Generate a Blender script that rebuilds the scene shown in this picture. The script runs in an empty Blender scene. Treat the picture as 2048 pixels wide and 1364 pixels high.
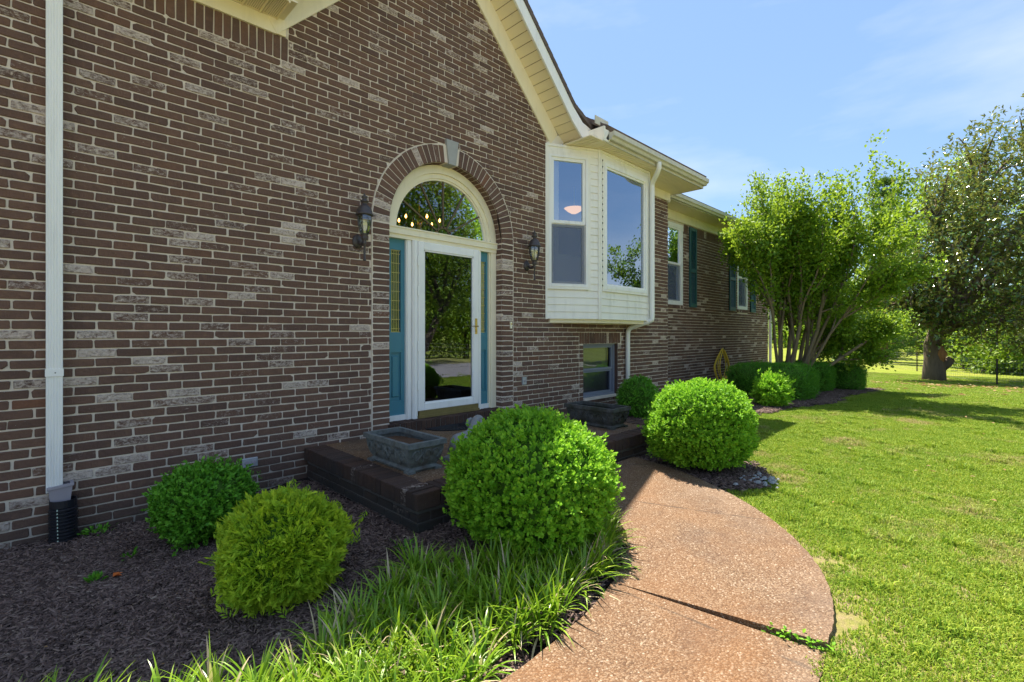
import bpy, bmesh, math, random
import numpy as np
from math import sin, cos, pi, radians, sqrt, atan2
random.seed(7); RNG = np.random.default_rng(11)
scene = bpy.context.scene
COL = scene.collection

# ------------------------------------------------------------------ camera
F_PX, VP, HOR, DIST, CAMZ = 975.0, 991.0, 668.0, 4.73, 1.5
TH = math.atan2(VP, F_PX)                      # angle between the view and the front wall
cam = bpy.data.cameras.new('camera'); camo = bpy.data.objects.new('camera', cam); COL.objects.link(camo)
cam.sensor_width = 36; cam.lens = 36 * F_PX / 2048
cam.shift_y = -(682 - HOR) / 2048
cam.clip_start = 0.05; cam.clip_end = 3000
camo.location = (0, -DIST, CAMZ); camo.rotation_euler = (pi / 2, 0, TH - pi / 2)
scene.camera = camo

# ------------------------------------------------------------------ world, sun, exposure
SUN = np.array([0.28, 0.43, 1.0]); SUN = SUN / np.linalg.norm(SUN)
world = bpy.data.worlds.new('World'); scene.world = world; world.use_nodes = True
wt = world.node_tree; wt.nodes.clear()
sky = wt.nodes.new('ShaderNodeTexSky'); sky.sky_type = 'NISHITA'; sky.sun_disc = False
sky.sun_elevation = math.asin(SUN[2]); sky.sun_rotation = math.atan2(SUN[0], SUN[1])
sky.air_density = 1.0; sky.dust_density = 0.3; sky.ozone_density = 2.5; sky.altitude = 150
bg = wt.nodes.new('ShaderNodeBackground'); bg.inputs['Strength'].default_value = 0.10
wo = wt.nodes.new('ShaderNodeOutputWorld')
wtc = wt.nodes.new('ShaderNodeTexCoord')
wmap = wt.nodes.new('ShaderNodeMapping'); wmap.inputs['Scale'].default_value = (1.0, 1.0, 3.6); wmap.inputs['Rotation'].default_value = (0.1, 0.15, 0.6)
wn = wt.nodes.new('ShaderNodeTexNoise'); wn.inputs['Scale'].default_value = 1.7; wn.inputs['Detail'].default_value = 8; wn.inputs['Roughness'].default_value = 0.52
wr = wt.nodes.new('ShaderNodeMapRange'); wr.inputs[1].default_value = 0.44; wr.inputs[2].default_value = 0.85; wr.inputs[3].default_value = 0.0; wr.inputs[4].default_value = 0.8
wm = wt.nodes.new('ShaderNodeMix'); wm.data_type = 'RGBA'; wm.inputs['B'].default_value = (3.6, 3.7, 3.9, 1)
L = wt.links.new
L(wtc.outputs['Generated'], wmap.inputs[0]); L(wmap.outputs[0], wn.inputs['Vector']); L(wn.outputs[0], wr.inputs[0])
L(wr.outputs[0], wm.inputs['Factor']); wtint = wt.nodes.new('ShaderNodeMix'); wtint.data_type = 'RGBA'; wtint.blend_type = 'MULTIPLY'; wtint.inputs['Factor'].default_value = 1.0; wtint.inputs['B'].default_value = (0.76, 0.78, 0.72, 1)
L(sky.outputs[0], wtint.inputs['A']); weven = wt.nodes.new('ShaderNodeMix'); weven.data_type = 'RGBA'; weven.inputs['Factor'].default_value = 0.68; weven.inputs['B'].default_value = (1.04, 1.66, 2.80, 1)   # an even, slightly hazy blue all round
L(wtint.outputs['Result'], weven.inputs['A']); L(weven.outputs['Result'], wm.inputs['A']); L(wm.outputs['Result'], bg.inputs['Color']); L(bg.outputs[0], wo.inputs[0])
sl = bpy.data.lights.new('sun', 'SUN'); sl.energy = 3.9; sl.angle = radians(0.6); sl.color = (1.0, 0.91, 0.77)
so = bpy.data.objects.new('sun', sl); COL.objects.link(so)
from mathutils import Vector, Matrix, Quaternion
so.rotation_euler = Vector(SUN).to_track_quat('Z', 'Y').to_euler(); so.location = (5, 5, 20)
vs = scene.view_settings; vs.view_transform = 'Standard'; vs.look = 'None'; vs.gamma = 1; vs.use_curve_mapping = False; vs.exposure = 1.74

# ------------------------------------------------------------------ mesh helpers
class MB:
    def __init__(s): s.v = []; s.f = []; s.a = []
    def add(s, vs, fs, a=None):
        n = len(s.v); s.v.extend(vs); s.f.extend([tuple(i + n for i in f) for f in fs])
        s.a.extend([a] * len(vs)); return s
    def box(s, x0, x1, y0, y1, z0, z1, a=None):
        if x0 > x1: x0, x1 = x1, x0
        if y0 > y1: y0, y1 = y1, y0
        if z0 > z1: z0, z1 = z1, z0
        return s.add([(x0,y0,z0),(x1,y0,z0),(x1,y1,z0),(x0,y1,z0),(x0,y0,z1),(x1,y0,z1),(x1,y1,z1),(x0,y1,z1)],
            [(0,3,2,1),(4,5,6,7),(0,1,5,4),(1,2,6,5),(2,3,7,6),(3,0,4,7)], a)
    def bbox(s, x0, x1, y0, y1, z0, z1, b=0.004, a=None):   # box with bevelled front (-y) face
        s.add([(x0,y1,z0),(x1,y1,z0),(x1,y1,z1),(x0,y1,z1),(x0,y0+b,z0),(x1,y0+b,z0),(x1,y0+b,z1),(x0,y0+b,z1),
               (x0+b,y0,z0+b),(x1-b,y0,z0+b),(x1-b,y0,z1-b),(x0+b,y0,z1-b)],
              [(0,1,2,3),(0,4,5,1),(1,5,6,2),(2,6,7,3),(3,7,4,0),(4,8,9,5),(5,9,10,6),(6,10,11,7),(7,11,8,4),(8,11,10,9)], a)
        return s
    def prism(s, poly, d0, d1, fn, a=None):   # poly 2D extruded between d0 and d1; fn(u,v,d)->xyz
        n = len(poly)
        vs = [fn(u, v, d0) for u, v in poly] + [fn(u, v, d1) for u, v in poly]
        fs = [tuple(range(n)), tuple(range(2*n-1, n-1, -1))] + [(i, i+n, (i+1) % n + n, (i+1) % n) for i in range(n)]
        return s.add(vs, fs, a)
    def tube(s, pts, rad, n=8, cap=True, a=None):
        pts = [Vector(p) for p in pts]; m = len(pts)
        if not hasattr(rad, '__len__'): rad = [rad] * m
        base = len(s.v); up = None
        for i, p in enumerate(pts):
            t = (pts[min(i+1, m-1)] - pts[max(i-1, 0)])
            t = t.normalized() if t.length > 1e-9 else Vector((0,0,1))
            if up is None:
                up = Vector((0,0,1)) if abs(t.z) < 0.9 else Vector((1,0,0))
            x = up.cross(t)
            if x.length < 1e-6: x = Vector((1,0,0)).cross(t)
            x.normalize(); y = t.cross(x); up = y
            for k in range(n):
                an = 2*pi*k/n; q = p + (x*cos(an) + y*sin(an)) * rad[i]
                s.v.append(tuple(q)); s.a.append(a)
        for i in range(m-1):
            for k in range(n):
                s.f.append((base+i*n+k, base+i*n+(k+1) % n, base+(i+1)*n+(k+1) % n, base+(i+1)*n+k))
        if cap:
            s.f.append(tuple(base+k for k in range(n-1, -1, -1))); s.f.append(tuple(base+(m-1)*n+k for k in range(n)))
        return s
    def lathe(s, prof, c, n=16, sx=1, sy=1, a=None):
        base = len(s.v)
        for r, z in prof:
            for k in range(n):
                an = 2*pi*k/n; s.v.append((c[0]+r*sx*cos(an), c[1]+r*sy*sin(an), c[2]+z)); s.a.append(a)
        m = len(prof)
        for i in range(m-1):
            for k in range(n):
                s.f.append((base+i*n+k, base+i*n+(k+1) % n, base+(i+1)*n+(k+1) % n, base+(i+1)*n+k))
        s.f.append(tuple(base+k for k in range(n-1, -1, -1))); s.f.append(tuple(base+(m-1)*n+k for k in range(n)))
        return s
    def build(s, name, mat, parent=None, smooth=False, kind=None):
        me = bpy.data.meshes.new(name); me.from_pydata(s.v, [], s.f)
        if any(x is not None for x in s.a):
            at = me.attributes.new('rnd', 'FLOAT_COLOR', 'POINT')
            arr = np.array([(x if x is not None else (0.5,0.,.5)) + (1.,) for x in s.a], dtype=np.float32)
            at.data.foreach_set('color', arr.ravel())
        bm = bmesh.new(); bm.from_mesh(me); bmesh.ops.recalc_face_normals(bm, faces=bm.faces[:]); bm.to_mesh(me); bm.free()
        if smooth: me.polygons.foreach_set('use_smooth', [True]*len(me.polygons))
        if isinstance(mat, (list, tuple)):
            for m_ in mat: me.materials.append(m_)
        elif mat: me.materials.append(mat)
        return link(name, me, parent, kind)

def link(name, me, parent=None, kind=None):
    o = bpy.data.objects.new(name, me); COL.objects.link(o)
    if parent is not None:
        o.parent = parent
        # meshes are written in world coordinates: undo the parents' offset
        off = Vector((0,0,0)); p = parent
        while p is not None: off += p.location; p = p.parent
        if off.length > 1e-9 and me is not None: me.transform(Matrix.Translation(-off))
    if kind: o['kind'] = kind
    return o

def np_mesh(name, V, Fq, mat, rnd=None, smooth=False):
    me = bpy.data.meshes.new(name); V = np.asarray(V, dtype=np.float32); Fq = np.asarray(Fq, dtype=np.int32)
    k = Fq.shape[1]
    me.vertices.add(len(V)); me.vertices.foreach_set('co', V.ravel())
    me.loops.add(Fq.size); me.loops.foreach_set('vertex_index', Fq.ravel())
    me.polygons.add(len(Fq)); me.polygons.foreach_set('loop_start', np.arange(0, Fq.size, k, dtype=np.int32))
    me.polygons.foreach_set('loop_total', np.full(len(Fq), k, dtype=np.int32))
    if smooth: me.polygons.foreach_set('use_smooth', np.ones(len(Fq), dtype=bool))
    if rnd is not None:
        at = me.attributes.new('rnd', 'FLOAT_COLOR', 'POINT'); at.data.foreach_set('color', np.asarray(rnd, dtype=np.float32).ravel())
    me.update(calc_edges=True); me.validate()
    if mat: me.materials.append(mat)
    return me

def tag(o, label=None, cat=None, group=None, kind=None):
    if label: o['label'] = label
    if cat: o['category'] = cat
    if group: o['group'] = group
    if kind: o['kind'] = kind
    return o
def thing(name, label, cat, loc=(0,0,0), group=None):
    o = bpy.data.objects.new(name, None); COL.objects.link(o); o.location = loc; o.empty_display_size = 0.1
    return tag(o, label, cat, group)
def copy_tree(o, parent=None):
    c = o.copy(); COL.objects.link(c); c.parent = parent
    for ch in [x for x in o.children]: copy_tree(ch, c)
    return c
def norm(a): return a / np.maximum(np.linalg.norm(a, axis=-1, keepdims=True), 1e-9)
def rand_dirs(n): return norm(RNG.normal(size=(n, 3)))
def sstep(a, b, x):
    t = np.clip((np.asarray(x, dtype=float) - a) / (b - a), 0, 1); return t*t*(3-2*t)
def inpoly(P, poly):
    P = np.asarray(P); x, y = P[:,0], P[:,1]; r = np.zeros(len(P), bool); n = len(poly); j = n-1
    for i in range(n):
        xi, yi = poly[i]; xj, yj = poly[j]
        c = ((yi > y) != (yj > y)) & (x < (xj-xi)*(y-yi)/((yj-yi) or 1e-12)+xi); r ^= c; j = i
    return r

# ------------------------------------------------------------------ materials
class N:
    """tiny node builder"""
    def __init__(s, name):
        s.m = bpy.data.materials.new(name); s.m.use_nodes = True; s.t = s.m.node_tree; s.t.nodes.clear()
        s.out = s.t.nodes.new('ShaderNodeOutputMaterial')
    def n(s, kind, inp=None, **kw):
        nd = s.t.nodes.new('ShaderNode' + kind)
        for k, v in kw.items(): setattr(nd, k, v)
        for k, v in (inp or {}).items(): s.set(nd.inputs[k], v)
        return nd
    def set(s, sock, v):
        if isinstance(v, bpy.types.NodeSocket): s.t.links.new(v, sock)
        elif isinstance(v, bpy.types.Node): s.t.links.new(v.outputs[0], sock)
        else:
            if isinstance(v, tuple) and len(v) == 3 and sock.type == 'RGBA': v = v + (1,)
            sock.default_value = v
    def pos(s): return s.n('NewGeometry').outputs['Position']
    def attr(s, name='rnd'):
        a = s.n('Attribute', attribute_name=name); sp = s.n('SeparateColor', {0: a.outputs['Color']}); return sp.outputs
    def noise(s, scale, vec=None, detail=4, rough=0.55, sc=None, dist=0):
        v = vec if vec is not None else s.pos()
        if sc: v = s.n('Mapping', {'Vector': v, 'Scale': sc}).outputs[0]
        return s.n('TexNoise', {'Vector': v, 'Scale': scale, 'Detail': detail, 'Roughness': rough, 'Distortion': dist}).outputs[0]
    def ramp(s, fac, stops, interp='LINEAR'):
        r = s.n('ValToRGB', {0: fac}); cr = r.color_ramp; cr.interpolation = interp
        while len(cr.elements) < len(stops): cr.elements.new(0.5)
        for e, (p, c) in zip(cr.elements, stops):
            e.position = p; e.color = (c + (1,)) if isinstance(c, tuple) else (c, c, c, 1)
        return r.outputs[0]
    def mix(s, fac, a, b, blend='MIX'):
        m = s.n('Mix', data_type='RGBA', blend_type=blend); s.set(m.inputs['Factor'], fac); s.set(m.inputs['A'], a); s.set(m.inputs['B'], b)
        return m.outputs['Result']
    def math(s, op, a, b=0.0, clamp=False):
        return s.n('Math', {0: a, 1: b}, operation=op, use_clamp=clamp).outputs[0]
    def bump(s, h, strength=0.3, dist=0.01): return s.n('Bump', {'Height': h, 'Strength': strength, 'Distance': dist}).outputs[0]
    def bsdf(s, col, rough=0.6, spec=0.5, normal=None, metal=0.0, **kw):
        d = {'Base Color': col, 'Roughness': rough, 'Specular IOR Level': spec, 'Metallic': metal}
        if normal is not None: d['Normal'] = normal
        d.update(kw); return s.n('BsdfPrincipled', d).outputs[0]
    def done(s, sh): s.t.links.new(sh, s.out.inputs[0]); return s.m

def m_plain(name, col, rough=0.5, spec=0.5, var=0.12, scale=6, bump=0.0, bscale=60, metal=0.0, streak=None, grime=0.0):
    b = N(name); nz = b.noise(scale, sc=streak)
    c = b.mix(nz, tuple(x*(1-var) for x in col), tuple(min(1, x*(1+var)) for x in col))
    if grime:
        gr = b.math('MULTIPLY', b.ramp(b.noise(9, None, 5, 0.7, sc=(1,1,0.12)), [(0.5, 0.0), (0.8, 1.0)]), b.ramp(b.noise(1.7, None, 4), [(0.35, 0.2), (0.7, 1.0)]))
        c = b.mix(b.math('MULTIPLY', gr, grime), c, (0.22,0.20,0.15))
    nm = b.bump(b.noise(bscale), bump, 0.004) if bump else None
    return b.done(b.bsdf(c, rough, spec, nm, metal))

def m_brick(name, dirt=1.0, dark=1.0):
    b = N(name); a = b.attr(); p = b.pos()
    base = b.ramp(a[0], [(0.0, (0.132*dark,0.080*dark,0.063*dark)), (0.35, (0.178*dark,0.104*dark,0.077*dark)), (0.7, (0.212*dark,0.120*dark,0.084*dark)), (0.94, (0.20*dark,0.105*dark,0.068*dark)), (1.0, (0.27*dark,0.118*dark,0.066*dark))])
    fine = b.math('ADD', b.math('MULTIPLY', b.noise(55, p, 5, 0.7, sc=(1,1,2.2)), 0.6), b.math('MULTIPLY', b.noise(13, p, 4, 0.6, sc=(1,1,1.6)), 0.5))
    base = b.mix(b.ramp(fine, [(0.3, 0.0), (0.85, 0.62)]), base, (0.075*dark,0.047*dark,0.040*dark), 'MIX')
    base = b.mix(b.ramp(b.noise(16, p, 3), [(0.55, 0.0), (0.75, 0.3)]), base, (0.28*dark,0.16*dark,0.10*dark))
    # limewash rubbed over some bricks: patchy, broken at the edges
    wn_ = b.noise(30, p, 7, 0.78, sc=(1,1,1.7), dist=0.6)
    thr = b.math('SUBTRACT', 0.93, b.math('MULTIPLY', a[1], 0.60))
    wf = b.n('MapRange', {0: wn_, 1: thr, 2: b.math('ADD', thr, 0.16), 3: 0.0, 4: 0.95}).outputs[0]
    wcol = b.mix(b.noise(70, p, 3), (0.34,0.25,0.20), (0.86,0.74,0.65))
    c = b.mix(wf, base, wcol)
    # small mortar specks on every brick
    sp = b.ramp(b.noise(95, p, 2), [(0.735, 0.0), (0.78, 0.8)])
    c = b.mix(sp, c, (0.55,0.48,0.42))
    # black mildew creeping up from the ground in blots
    z = b.n('SeparateXYZ', {0: p}).outputs[2]
    mz = b.n('MapRange', {0: b.math('ADD', z, b.math('MULTIPLY', b.noise(1.3, p, 3), -0.9)), 1: -0.05, 2: -0.45, 3: 0.0, 4: 0.6*dirt}).outputs[0]
    c = b.mix(mz, c, (0.05,0.047,0.044))
    h = b.math('ADD', b.math('MULTIPLY', b.noise(60, p, 6, 0.7), 1.0), b.math('MULTIPLY', wf, 0.3))
    return b.done(b.bsdf(c, 0.88, 0.25, b.bump(h, 0.9, 0.011)))

def m_mortar(name='mortar'):
    b = N(name); p = b.pos()
    c = b.mix(b.noise(7, p, 5), (0.61,0.525,0.435), (0.78,0.68,0.57))
    z = b.n('SeparateXYZ', {0: p}).outputs[2]
    mz = b.n('MapRange', {0: b.math('ADD', z, b.math('MULTIPLY', b.noise(1.3, p, 3), -0.9)), 1: -0.05, 2: -0.45, 3: 0.0, 4: 0.6}).outputs[0]
    c = b.mix(mz, c, (0.12,0.12,0.115))
    return b.done(b.bsdf(c, 0.95, 0.1, b.bump(b.noise(120, p, 4), 0.5, 0.004)))

def m_leaf(name, stops, rough=0.45, spec=0.4, trans=0.32, tcol=(0.30,0.42,0.04), clump=3.0, cl_amt=0.35, under=None):
    b = N(name); a = b.attr(); p = b.pos()
    f = b.math('ADD', b.math('MULTIPLY', a[0], 1-cl_amt), b.math('MULTIPLY', b.noise(clump, p, 3), cl_amt))
    c = b.ramp(f, stops)
    if under:
        bf = b.n('NewGeometry').outputs['Backfacing']; c = b.mix(bf, c, under)
    d = b.bsdf(c, rough, spec)
    t = b.n('BsdfTranslucent', {0: b.mix(0.5, c, tcol)}).outputs[0]
    return b.done(b.n('MixShader', {0: trans, 1: d, 2: t}).outputs[0])

def m_glass(name, refl=0.3, tint=(0.75,0.8,0.8), rough=0.0):
    b = N(name)
    fr = b.n('Fresnel', {'IOR': 1.5}).outputs[0]
    fac = b.math('ADD', b.math('MULTIPLY', fr, 1.0), refl, clamp=True)
    wv = b.bump(b.noise(2.2, None, 1), 0.02, 0.05)
    g = b.n('BsdfGlossy', {'Color': (0.74,0.85,1.0), 'Roughness': rough, 'Normal': wv}).outputs[0]
    t = b.n('BsdfTransparent', {0: tint}).outputs[0]
    return b.done(b.n('MixShader', {0: fac, 1: t, 2: g}).outputs[0])

def m_emit(name, col, st):
    b = N(name); return b.done(b.n('Emission', {0: col, 1: st}).outputs[0])

M = {}
M['brick'] = m_brick('house_brick'); M['porch_brick'] = m_brick('porch_brick', 2.0, 0.5); M['mortar'] = m_mortar()
M['porch_mortar'] = m_plain('porch_mortar', (0.13,0.12,0.11), 0.95, 0.1, 0.3, 8, 0.4)
M['white'] = m_plain('white_vinyl', (0.87,0.86,0.83), 0.42, 0.45, 0.05, 3, grime=0.35)
M['cream'] = m_plain('cream_aluminium', (0.86,0.78,0.58), 0.45, 0.45, 0.05, 3, grime=0.3)
M['soffit'] = m_plain('soffit_vinyl', (0.84,0.73,0.50), 0.5, 0.4, 0.05, 3)
M['siding'] = m_plain('siding_vinyl', (0.87,0.84,0.76), 0.5, 0.4, 0.06, 2.5, 0.08, 120, grime=0.4)
M['gutter'] = m_plain('gutter_metal', (0.60,0.57,0.47), 0.45, 0.5, 0.16, 5, streak=(3,3,0.4), grime=0.6)
M['vent'] = m_plain('soffit_hole', (0.30,0.22,0.12), 0.7, 0.3)
M['teal'] = m_plain('teal_paint', (0.055,0.215,0.285), 0.38, 0.5, 0.06, 5)
M['shutter'] = m_plain('shutter_paint', (0.028,0.110,0.125), 0.4, 0.5, 0.1, 5)
M['brass'] = m_plain('brass', (0.62,0.43,0.13), 0.32, 0.5, 0.2, 30, metal=0.9)
M['came'] = m_plain('brass_came', (0.55,0.47,0.16), 0.4, 0.5, 0.1, 30, metal=0.4)
M['muntin'] = m_plain('bronze_muntin', (0.12,0.085,0.035), 0.5, 0.4)
M['old_brass'] = m_plain('dull_brass_sill', (0.22,0.17,0.06), 0.55, 0.5, 0.3, 14, metal=0.3)
M['bronze'] = m_plain('lantern_bronze', (0.055,0.045,0.045), 0.42, 0.5, 0.35, 25, 0.15, 120)
M['keystone'] = m_plain('keystone_concrete', (0.36,0.36,0.35), 0.9, 0.2, 0.12, 12, 0.4, 90)
M['grey_frame'] = m_plain('grey_window_paint', (0.20,0.22,0.27), 0.5, 0.4, 0.08, 6)
M['dark'] = m_plain('dark_interior', (0.05,0.045,0.045), 0.9, 0.1)
M['room'] = m_plain('room_wall', (0.22,0.13,0.085), 0.9, 0.1)
M['room_blue'] = m_plain('room_wall_blue', (0.06,0.09,0.16), 0.9, 0.1)
M['blind'] = m_plain('blind_slat', (0.24,0.25,0.25), 0.6, 0.3)
b = N('insect_screen'); M['screen'] = b.done(b.n('MixShader', {0: 0.62, 1: b.n('BsdfTransparent', {0: (1,1,1)}).outputs[0], 2: b.bsdf(b.mix(b.noise(160), (0.10,0.12,0.17), (0.15,0.17,0.24)), 0.8, 0.2)}).outputs[0])
M['glass'] = m_glass('window_glass', 0.34); M['door_glass'] = m_glass('door_glass', 0.14, (0.6,0.57,0.55)); M['fan_glass'] = m_glass('fan_glass', 0.10, (0.8,0.76,0.7)); M['low_glass'] = m_glass('basement_glass', 0.05, (0.8,0.8,0.8)); M['side_glass'] = m_glass('sidelight_glass', 0.25, (0.7,0.75,0.6), 0.08)
M['lamp_glass'] = m_glass('lantern_glass', 0.10, (0.95,0.95,0.78), 0.05)
M['bulb'] = m_plain('frosted_bulb', (0.8,0.78,0.72), 0.3)
M['flame'] = m_emit('lit_bulb', (1.0,0.50,0.14), 4.0)
M['glow'] = m_emit('lit_lamp_shade', (1.0,0.52,0.20), 0.5)
M['black_pipe'] = m_plain('black_corrugated_plastic', (0.012,0.013,0.018), 0.38, 0.5, 0.2, 20)
M['grey_plastic'] = m_plain('grey_plastic', (0.33,0.30,0.33), 0.5, 0.4, 0.08, 10)
M['mat'] = m_plain('black_rubber', (0.018,0.018,0.02), 0.75, 0.3, 0.2, 40, 0.3)
M['statue'] = m_plain('pale_concrete', (0.24,0.245,0.245), 0.9, 0.2, 0.2, 18, 0.4, 120)
M['hose'] = m_plain('yellow_hose', (0.85,0.60,0.06), 0.5, 0.4, 0.15, 20)
M['bark'] = m_plain('bark', (0.13,0.10,0.075), 0.95, 0.1, 0.4, 14, 0.8, 40, streak=(1,1,0.25))
M['crepe_bark'] = m_plain('smooth_bark', (0.19,0.15,0.095), 0.8, 0.2, 0.35, 6, 0.3, 30, streak=(1,1,0.3))
M['raw_wood'] = m_plain('torn_wood', (0.30,0.15,0.07), 0.9, 0.1, 0.4, 10, 0.6, 30, streak=(2,2,0.2))
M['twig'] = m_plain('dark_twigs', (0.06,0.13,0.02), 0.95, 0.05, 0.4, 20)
M['wire'] = m_plain('fence_wire', (0.20,0.20,0.19), 0.5, 0.5); M['post'] = m_plain('steel_post', (0.045,0.035,0.03), 0.8, 0.2, 0.3, 20)
M['outlet'] = m_plain('grey_metal_box', (0.42,0.44,0.47), 0.45, 0.5, 0.08, 20, metal=0.3)
M['black'] = m_plain('black_detail', (0.01,0.01,0.01), 0.7, 0.2)

b = N('shingle'); c = b.mix(b.noise(14), (0.07,0.055,0.05), (0.20,0.16,0.145)); M['shingle'] = b.done(b.bsdf(c, 0.95, 0.1, b.bump(b.noise(150), 0.6, 0.004)))
def m_aggregate(name, stain):
    b = N(name); p = b.pos()
    vo = b.n('TexVoronoi', {'Vector': p, 'Scale': 96.0, 'Randomness': 1.0})
    d = vo.outputs['Distance']; cc = b.n('SeparateColor', {0: vo.outputs['Color']}).outputs
    peb = b.ramp(cc[0], [(0.0, (0.085,0.049,0.028)), (0.3, (0.145,0.084,0.046)), (0.6, (0.20,0.128,0.076)), (0.9, (0.255,0.183,0.12)), (1.0, (0.40,0.32,0.24))])
    vo2 = b.n('TexVoronoi', {'Vector': p, 'Scale': 210.0}); cc2 = b.n('SeparateColor', {0: vo2.outputs['Color']}).outputs
    small = b.ramp(cc2[0], [(0.0, (0.07,0.035,0.017)), (0.7, (0.145,0.076,0.036)), (1.0, (0.30,0.22,0.14))])
    edge = b.ramp(d, [(0.42, 0.0), (0.62, 1.0)])
    c = b.mix(edge, peb, small)
    big = b.noise(1.6, p, 4); c = b.mix(b.ramp(big, [(0.45, 0.0), (0.75, 0.45)]), c, (0.23,0.105,0.036), 'MIX')
    c = b.mix(b.ramp(b.noise(2.7, p, 5), [(0.5, 0.0), (0.75, stain)]), c, (0.07,0.045,0.035))
    vc = b.n('TexVoronoi', {'Vector': b.n('Mapping', {'Vector': p, 'Scale': (0.55,0.55,0.0), 'Location': (0.3,0.1,0)}).outputs[0], 'Scale': 1.0}, feature='DISTANCE_TO_EDGE')
    c = b.mix(b.ramp(b.math('ADD', vc.outputs[0], b.math('MULTIPLY', b.noise(6, p, 4), 0.03)), [(0.0165, 0.6), (0.020, 0.0)]), c, (0.05,0.035,0.025))
    c = b.mix(b.ramp(b.noise(0.8, p, 5, 0.65), [(0.35, 0.35), (0.5, 0.0)]), c, (0.34,0.25,0.18))
    h = b.math('SUBTRACT', 1.0, d)
    return b.done(b.bsdf(c, 0.8, 0.3, b.bump(b.math('ADD', h, b.math('MULTIPLY', b.noise(200, p, 2), 0.3)), 0.8, 0.006)))
M['walk'] = m_aggregate('exposed_aggregate', 0.45); M['porch_top'] = m_aggregate('porch_aggregate', 0.75)

b = N('lawn_soil'); p = b.pos()
g0 = b.ramp(b.noise(0.9, p, 6, 0.6), [(0.3, (0.17,0.225,0.025)), (0.5, (0.23,0.27,0.037)), (0.7, (0.30,0.285,0.065))])
g0 = b.mix(b.ramp(b.noise(22, p, 5, 0.7), [(0.35, 0.5), (0.6, 0.0)]), g0, (0.10,0.15,0.014))
xx = b.n('SeparateXYZ', {0: p}).outputs[0]
straw = b.mix(b.noise(35, p, 5, 0.7), (0.20,0.15,0.075), (0.46,0.36,0.21))
near = b.math('MULTIPLY', b.n('MapRange', {0: xx, 1: 14.0, 2: 22.0, 3: 1.0, 4: 0.0}).outputs[0], b.ramp(b.noise(9, p, 5, 0.65), [(0.42, 0.25), (0.6, 0.95)]))
g0 = b.mix(near, g0, straw)
M['lawn'] = b.done(b.bsdf(g0, 0.95, 0.1, b.bump(b.noise(60, p, 5, 0.7), 0.8, 0.03)))
b = N('grass_blade'); p = b.pos(); a = b.attr()
g1 = b.ramp(b.math('ADD', b.math('MULTIPLY', a[0], 0.55), b.math('MULTIPLY', b.noise(2.6, p, 7, 0.72), 0.45)), [(0.12, (0.095,0.20,0.018)), (0.42, (0.20,0.33,0.026)), (0.68, (0.34,0.42,0.04)), (0.92, (0.52,0.48,0.10))])
dry = b.ramp(b.noise(1.15, b.n('Mapping', {'Vector': p, 'Location': (3.1,7.7,0)}).outputs[0], 6, 0.72), [(0.54, 0.0), (0.66, 0.85)])
g1 = b.mix(b.math('MULTIPLY', dry, b.ramp(a[1], [(0.2, 0.0), (0.5, 1.0)])), g1, (0.50,0.37,0.20))
d_ = b.bsdf(g1, 0.6, 0.25); t_ = b.n('BsdfTranslucent', {0: g1}).outputs[0]
M['grass'] = b.done(b.n('MixShader', {0: 0.3, 1: d_, 2: t_}).outputs[0])
b = N('mulch_soil'); M['soil'] = b.done(b.bsdf(b.mix(b.noise(40, None, 5), (0.012,0.009,0.010), (0.04,0.03,0.028)), 0.95, 0.1, b.bump(b.noise(70, None, 5), 1.0, 0.02)))
b = N('mulch_chip'); a = b.attr(); M['chip'] = b.done(b.bsdf(b.ramp(a[0], [(0.0, (0.05,0.032,0.027)), (0.5, (0.14,0.092,0.078)), (0.85, (0.23,0.158,0.135)), (0.955, (0.25,0.175,0.135)), (1.0, (0.36,0.28,0.22))]), 0.75, 0.3))
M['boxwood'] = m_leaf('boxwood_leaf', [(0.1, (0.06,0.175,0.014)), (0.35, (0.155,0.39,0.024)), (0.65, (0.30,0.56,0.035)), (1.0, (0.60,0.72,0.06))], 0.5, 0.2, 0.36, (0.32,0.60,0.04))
M['boxwood_dark'] = m_leaf('boxwood_leaf_dark', [(0.1, (0.045,0.15,0.014)), (0.5, (0.11,0.33,0.022)), (1.0, (0.28,0.56,0.045))], 0.45, 0.25, 0.22, (0.12,0.3,0.03))
M['arbor'] = m_leaf('arborvitae_leaf', [(0.05, (0.09,0.22,0.016)), (0.35, (0.26,0.44,0.024)), (0.65, (0.52,0.66,0.04)), (1.0, (0.84,0.80,0.09))], 0.6, 0.2, 0.32, (0.65,0.72,0.05))
M['yew'] = m_leaf('yew_leaf', [(0.1, (0.03,0.11,0.010)), (0.5, (0.08,0.27,0.018)), (1.0, (0.24,0.50,0.035))], 0.5, 0.25, 0.22, (0.15,0.35,0.03))
M['crepe'] = m_leaf('crepe_myrtle_leaf', [(0.1, (0.045,0.125,0.012)), (0.42, (0.125,0.265,0.02)), (0.72, (0.25,0.38,0.026)), (1.0, (0.50,0.50,0.045))], 0.45, 0.3, 0.45, (0.42,0.55,0.04), 0.8, 0.4)
M['magnolia'] = m_leaf('magnolia_leaf', [(0.05, (0.03,0.08,0.022)), (0.4, (0.075,0.17,0.03)), (0.7, (0.19,0.29,0.035)), (1.0, (0.52,0.48,0.07))], 0.18, 0.9, 0.3, (0.25,0.3,0.03), 0.6, 0.25, under=(0.13,0.13,0.05))
M['pine'] = m_leaf('pine_needles', [(0.1, (0.03,0.08,0.022)), (0.6, (0.09,0.18,0.035)), (1.0, (0.2,0.27,0.04))], 0.6, 0.2, 0.2, (0.15,0.25,0.03))
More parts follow.
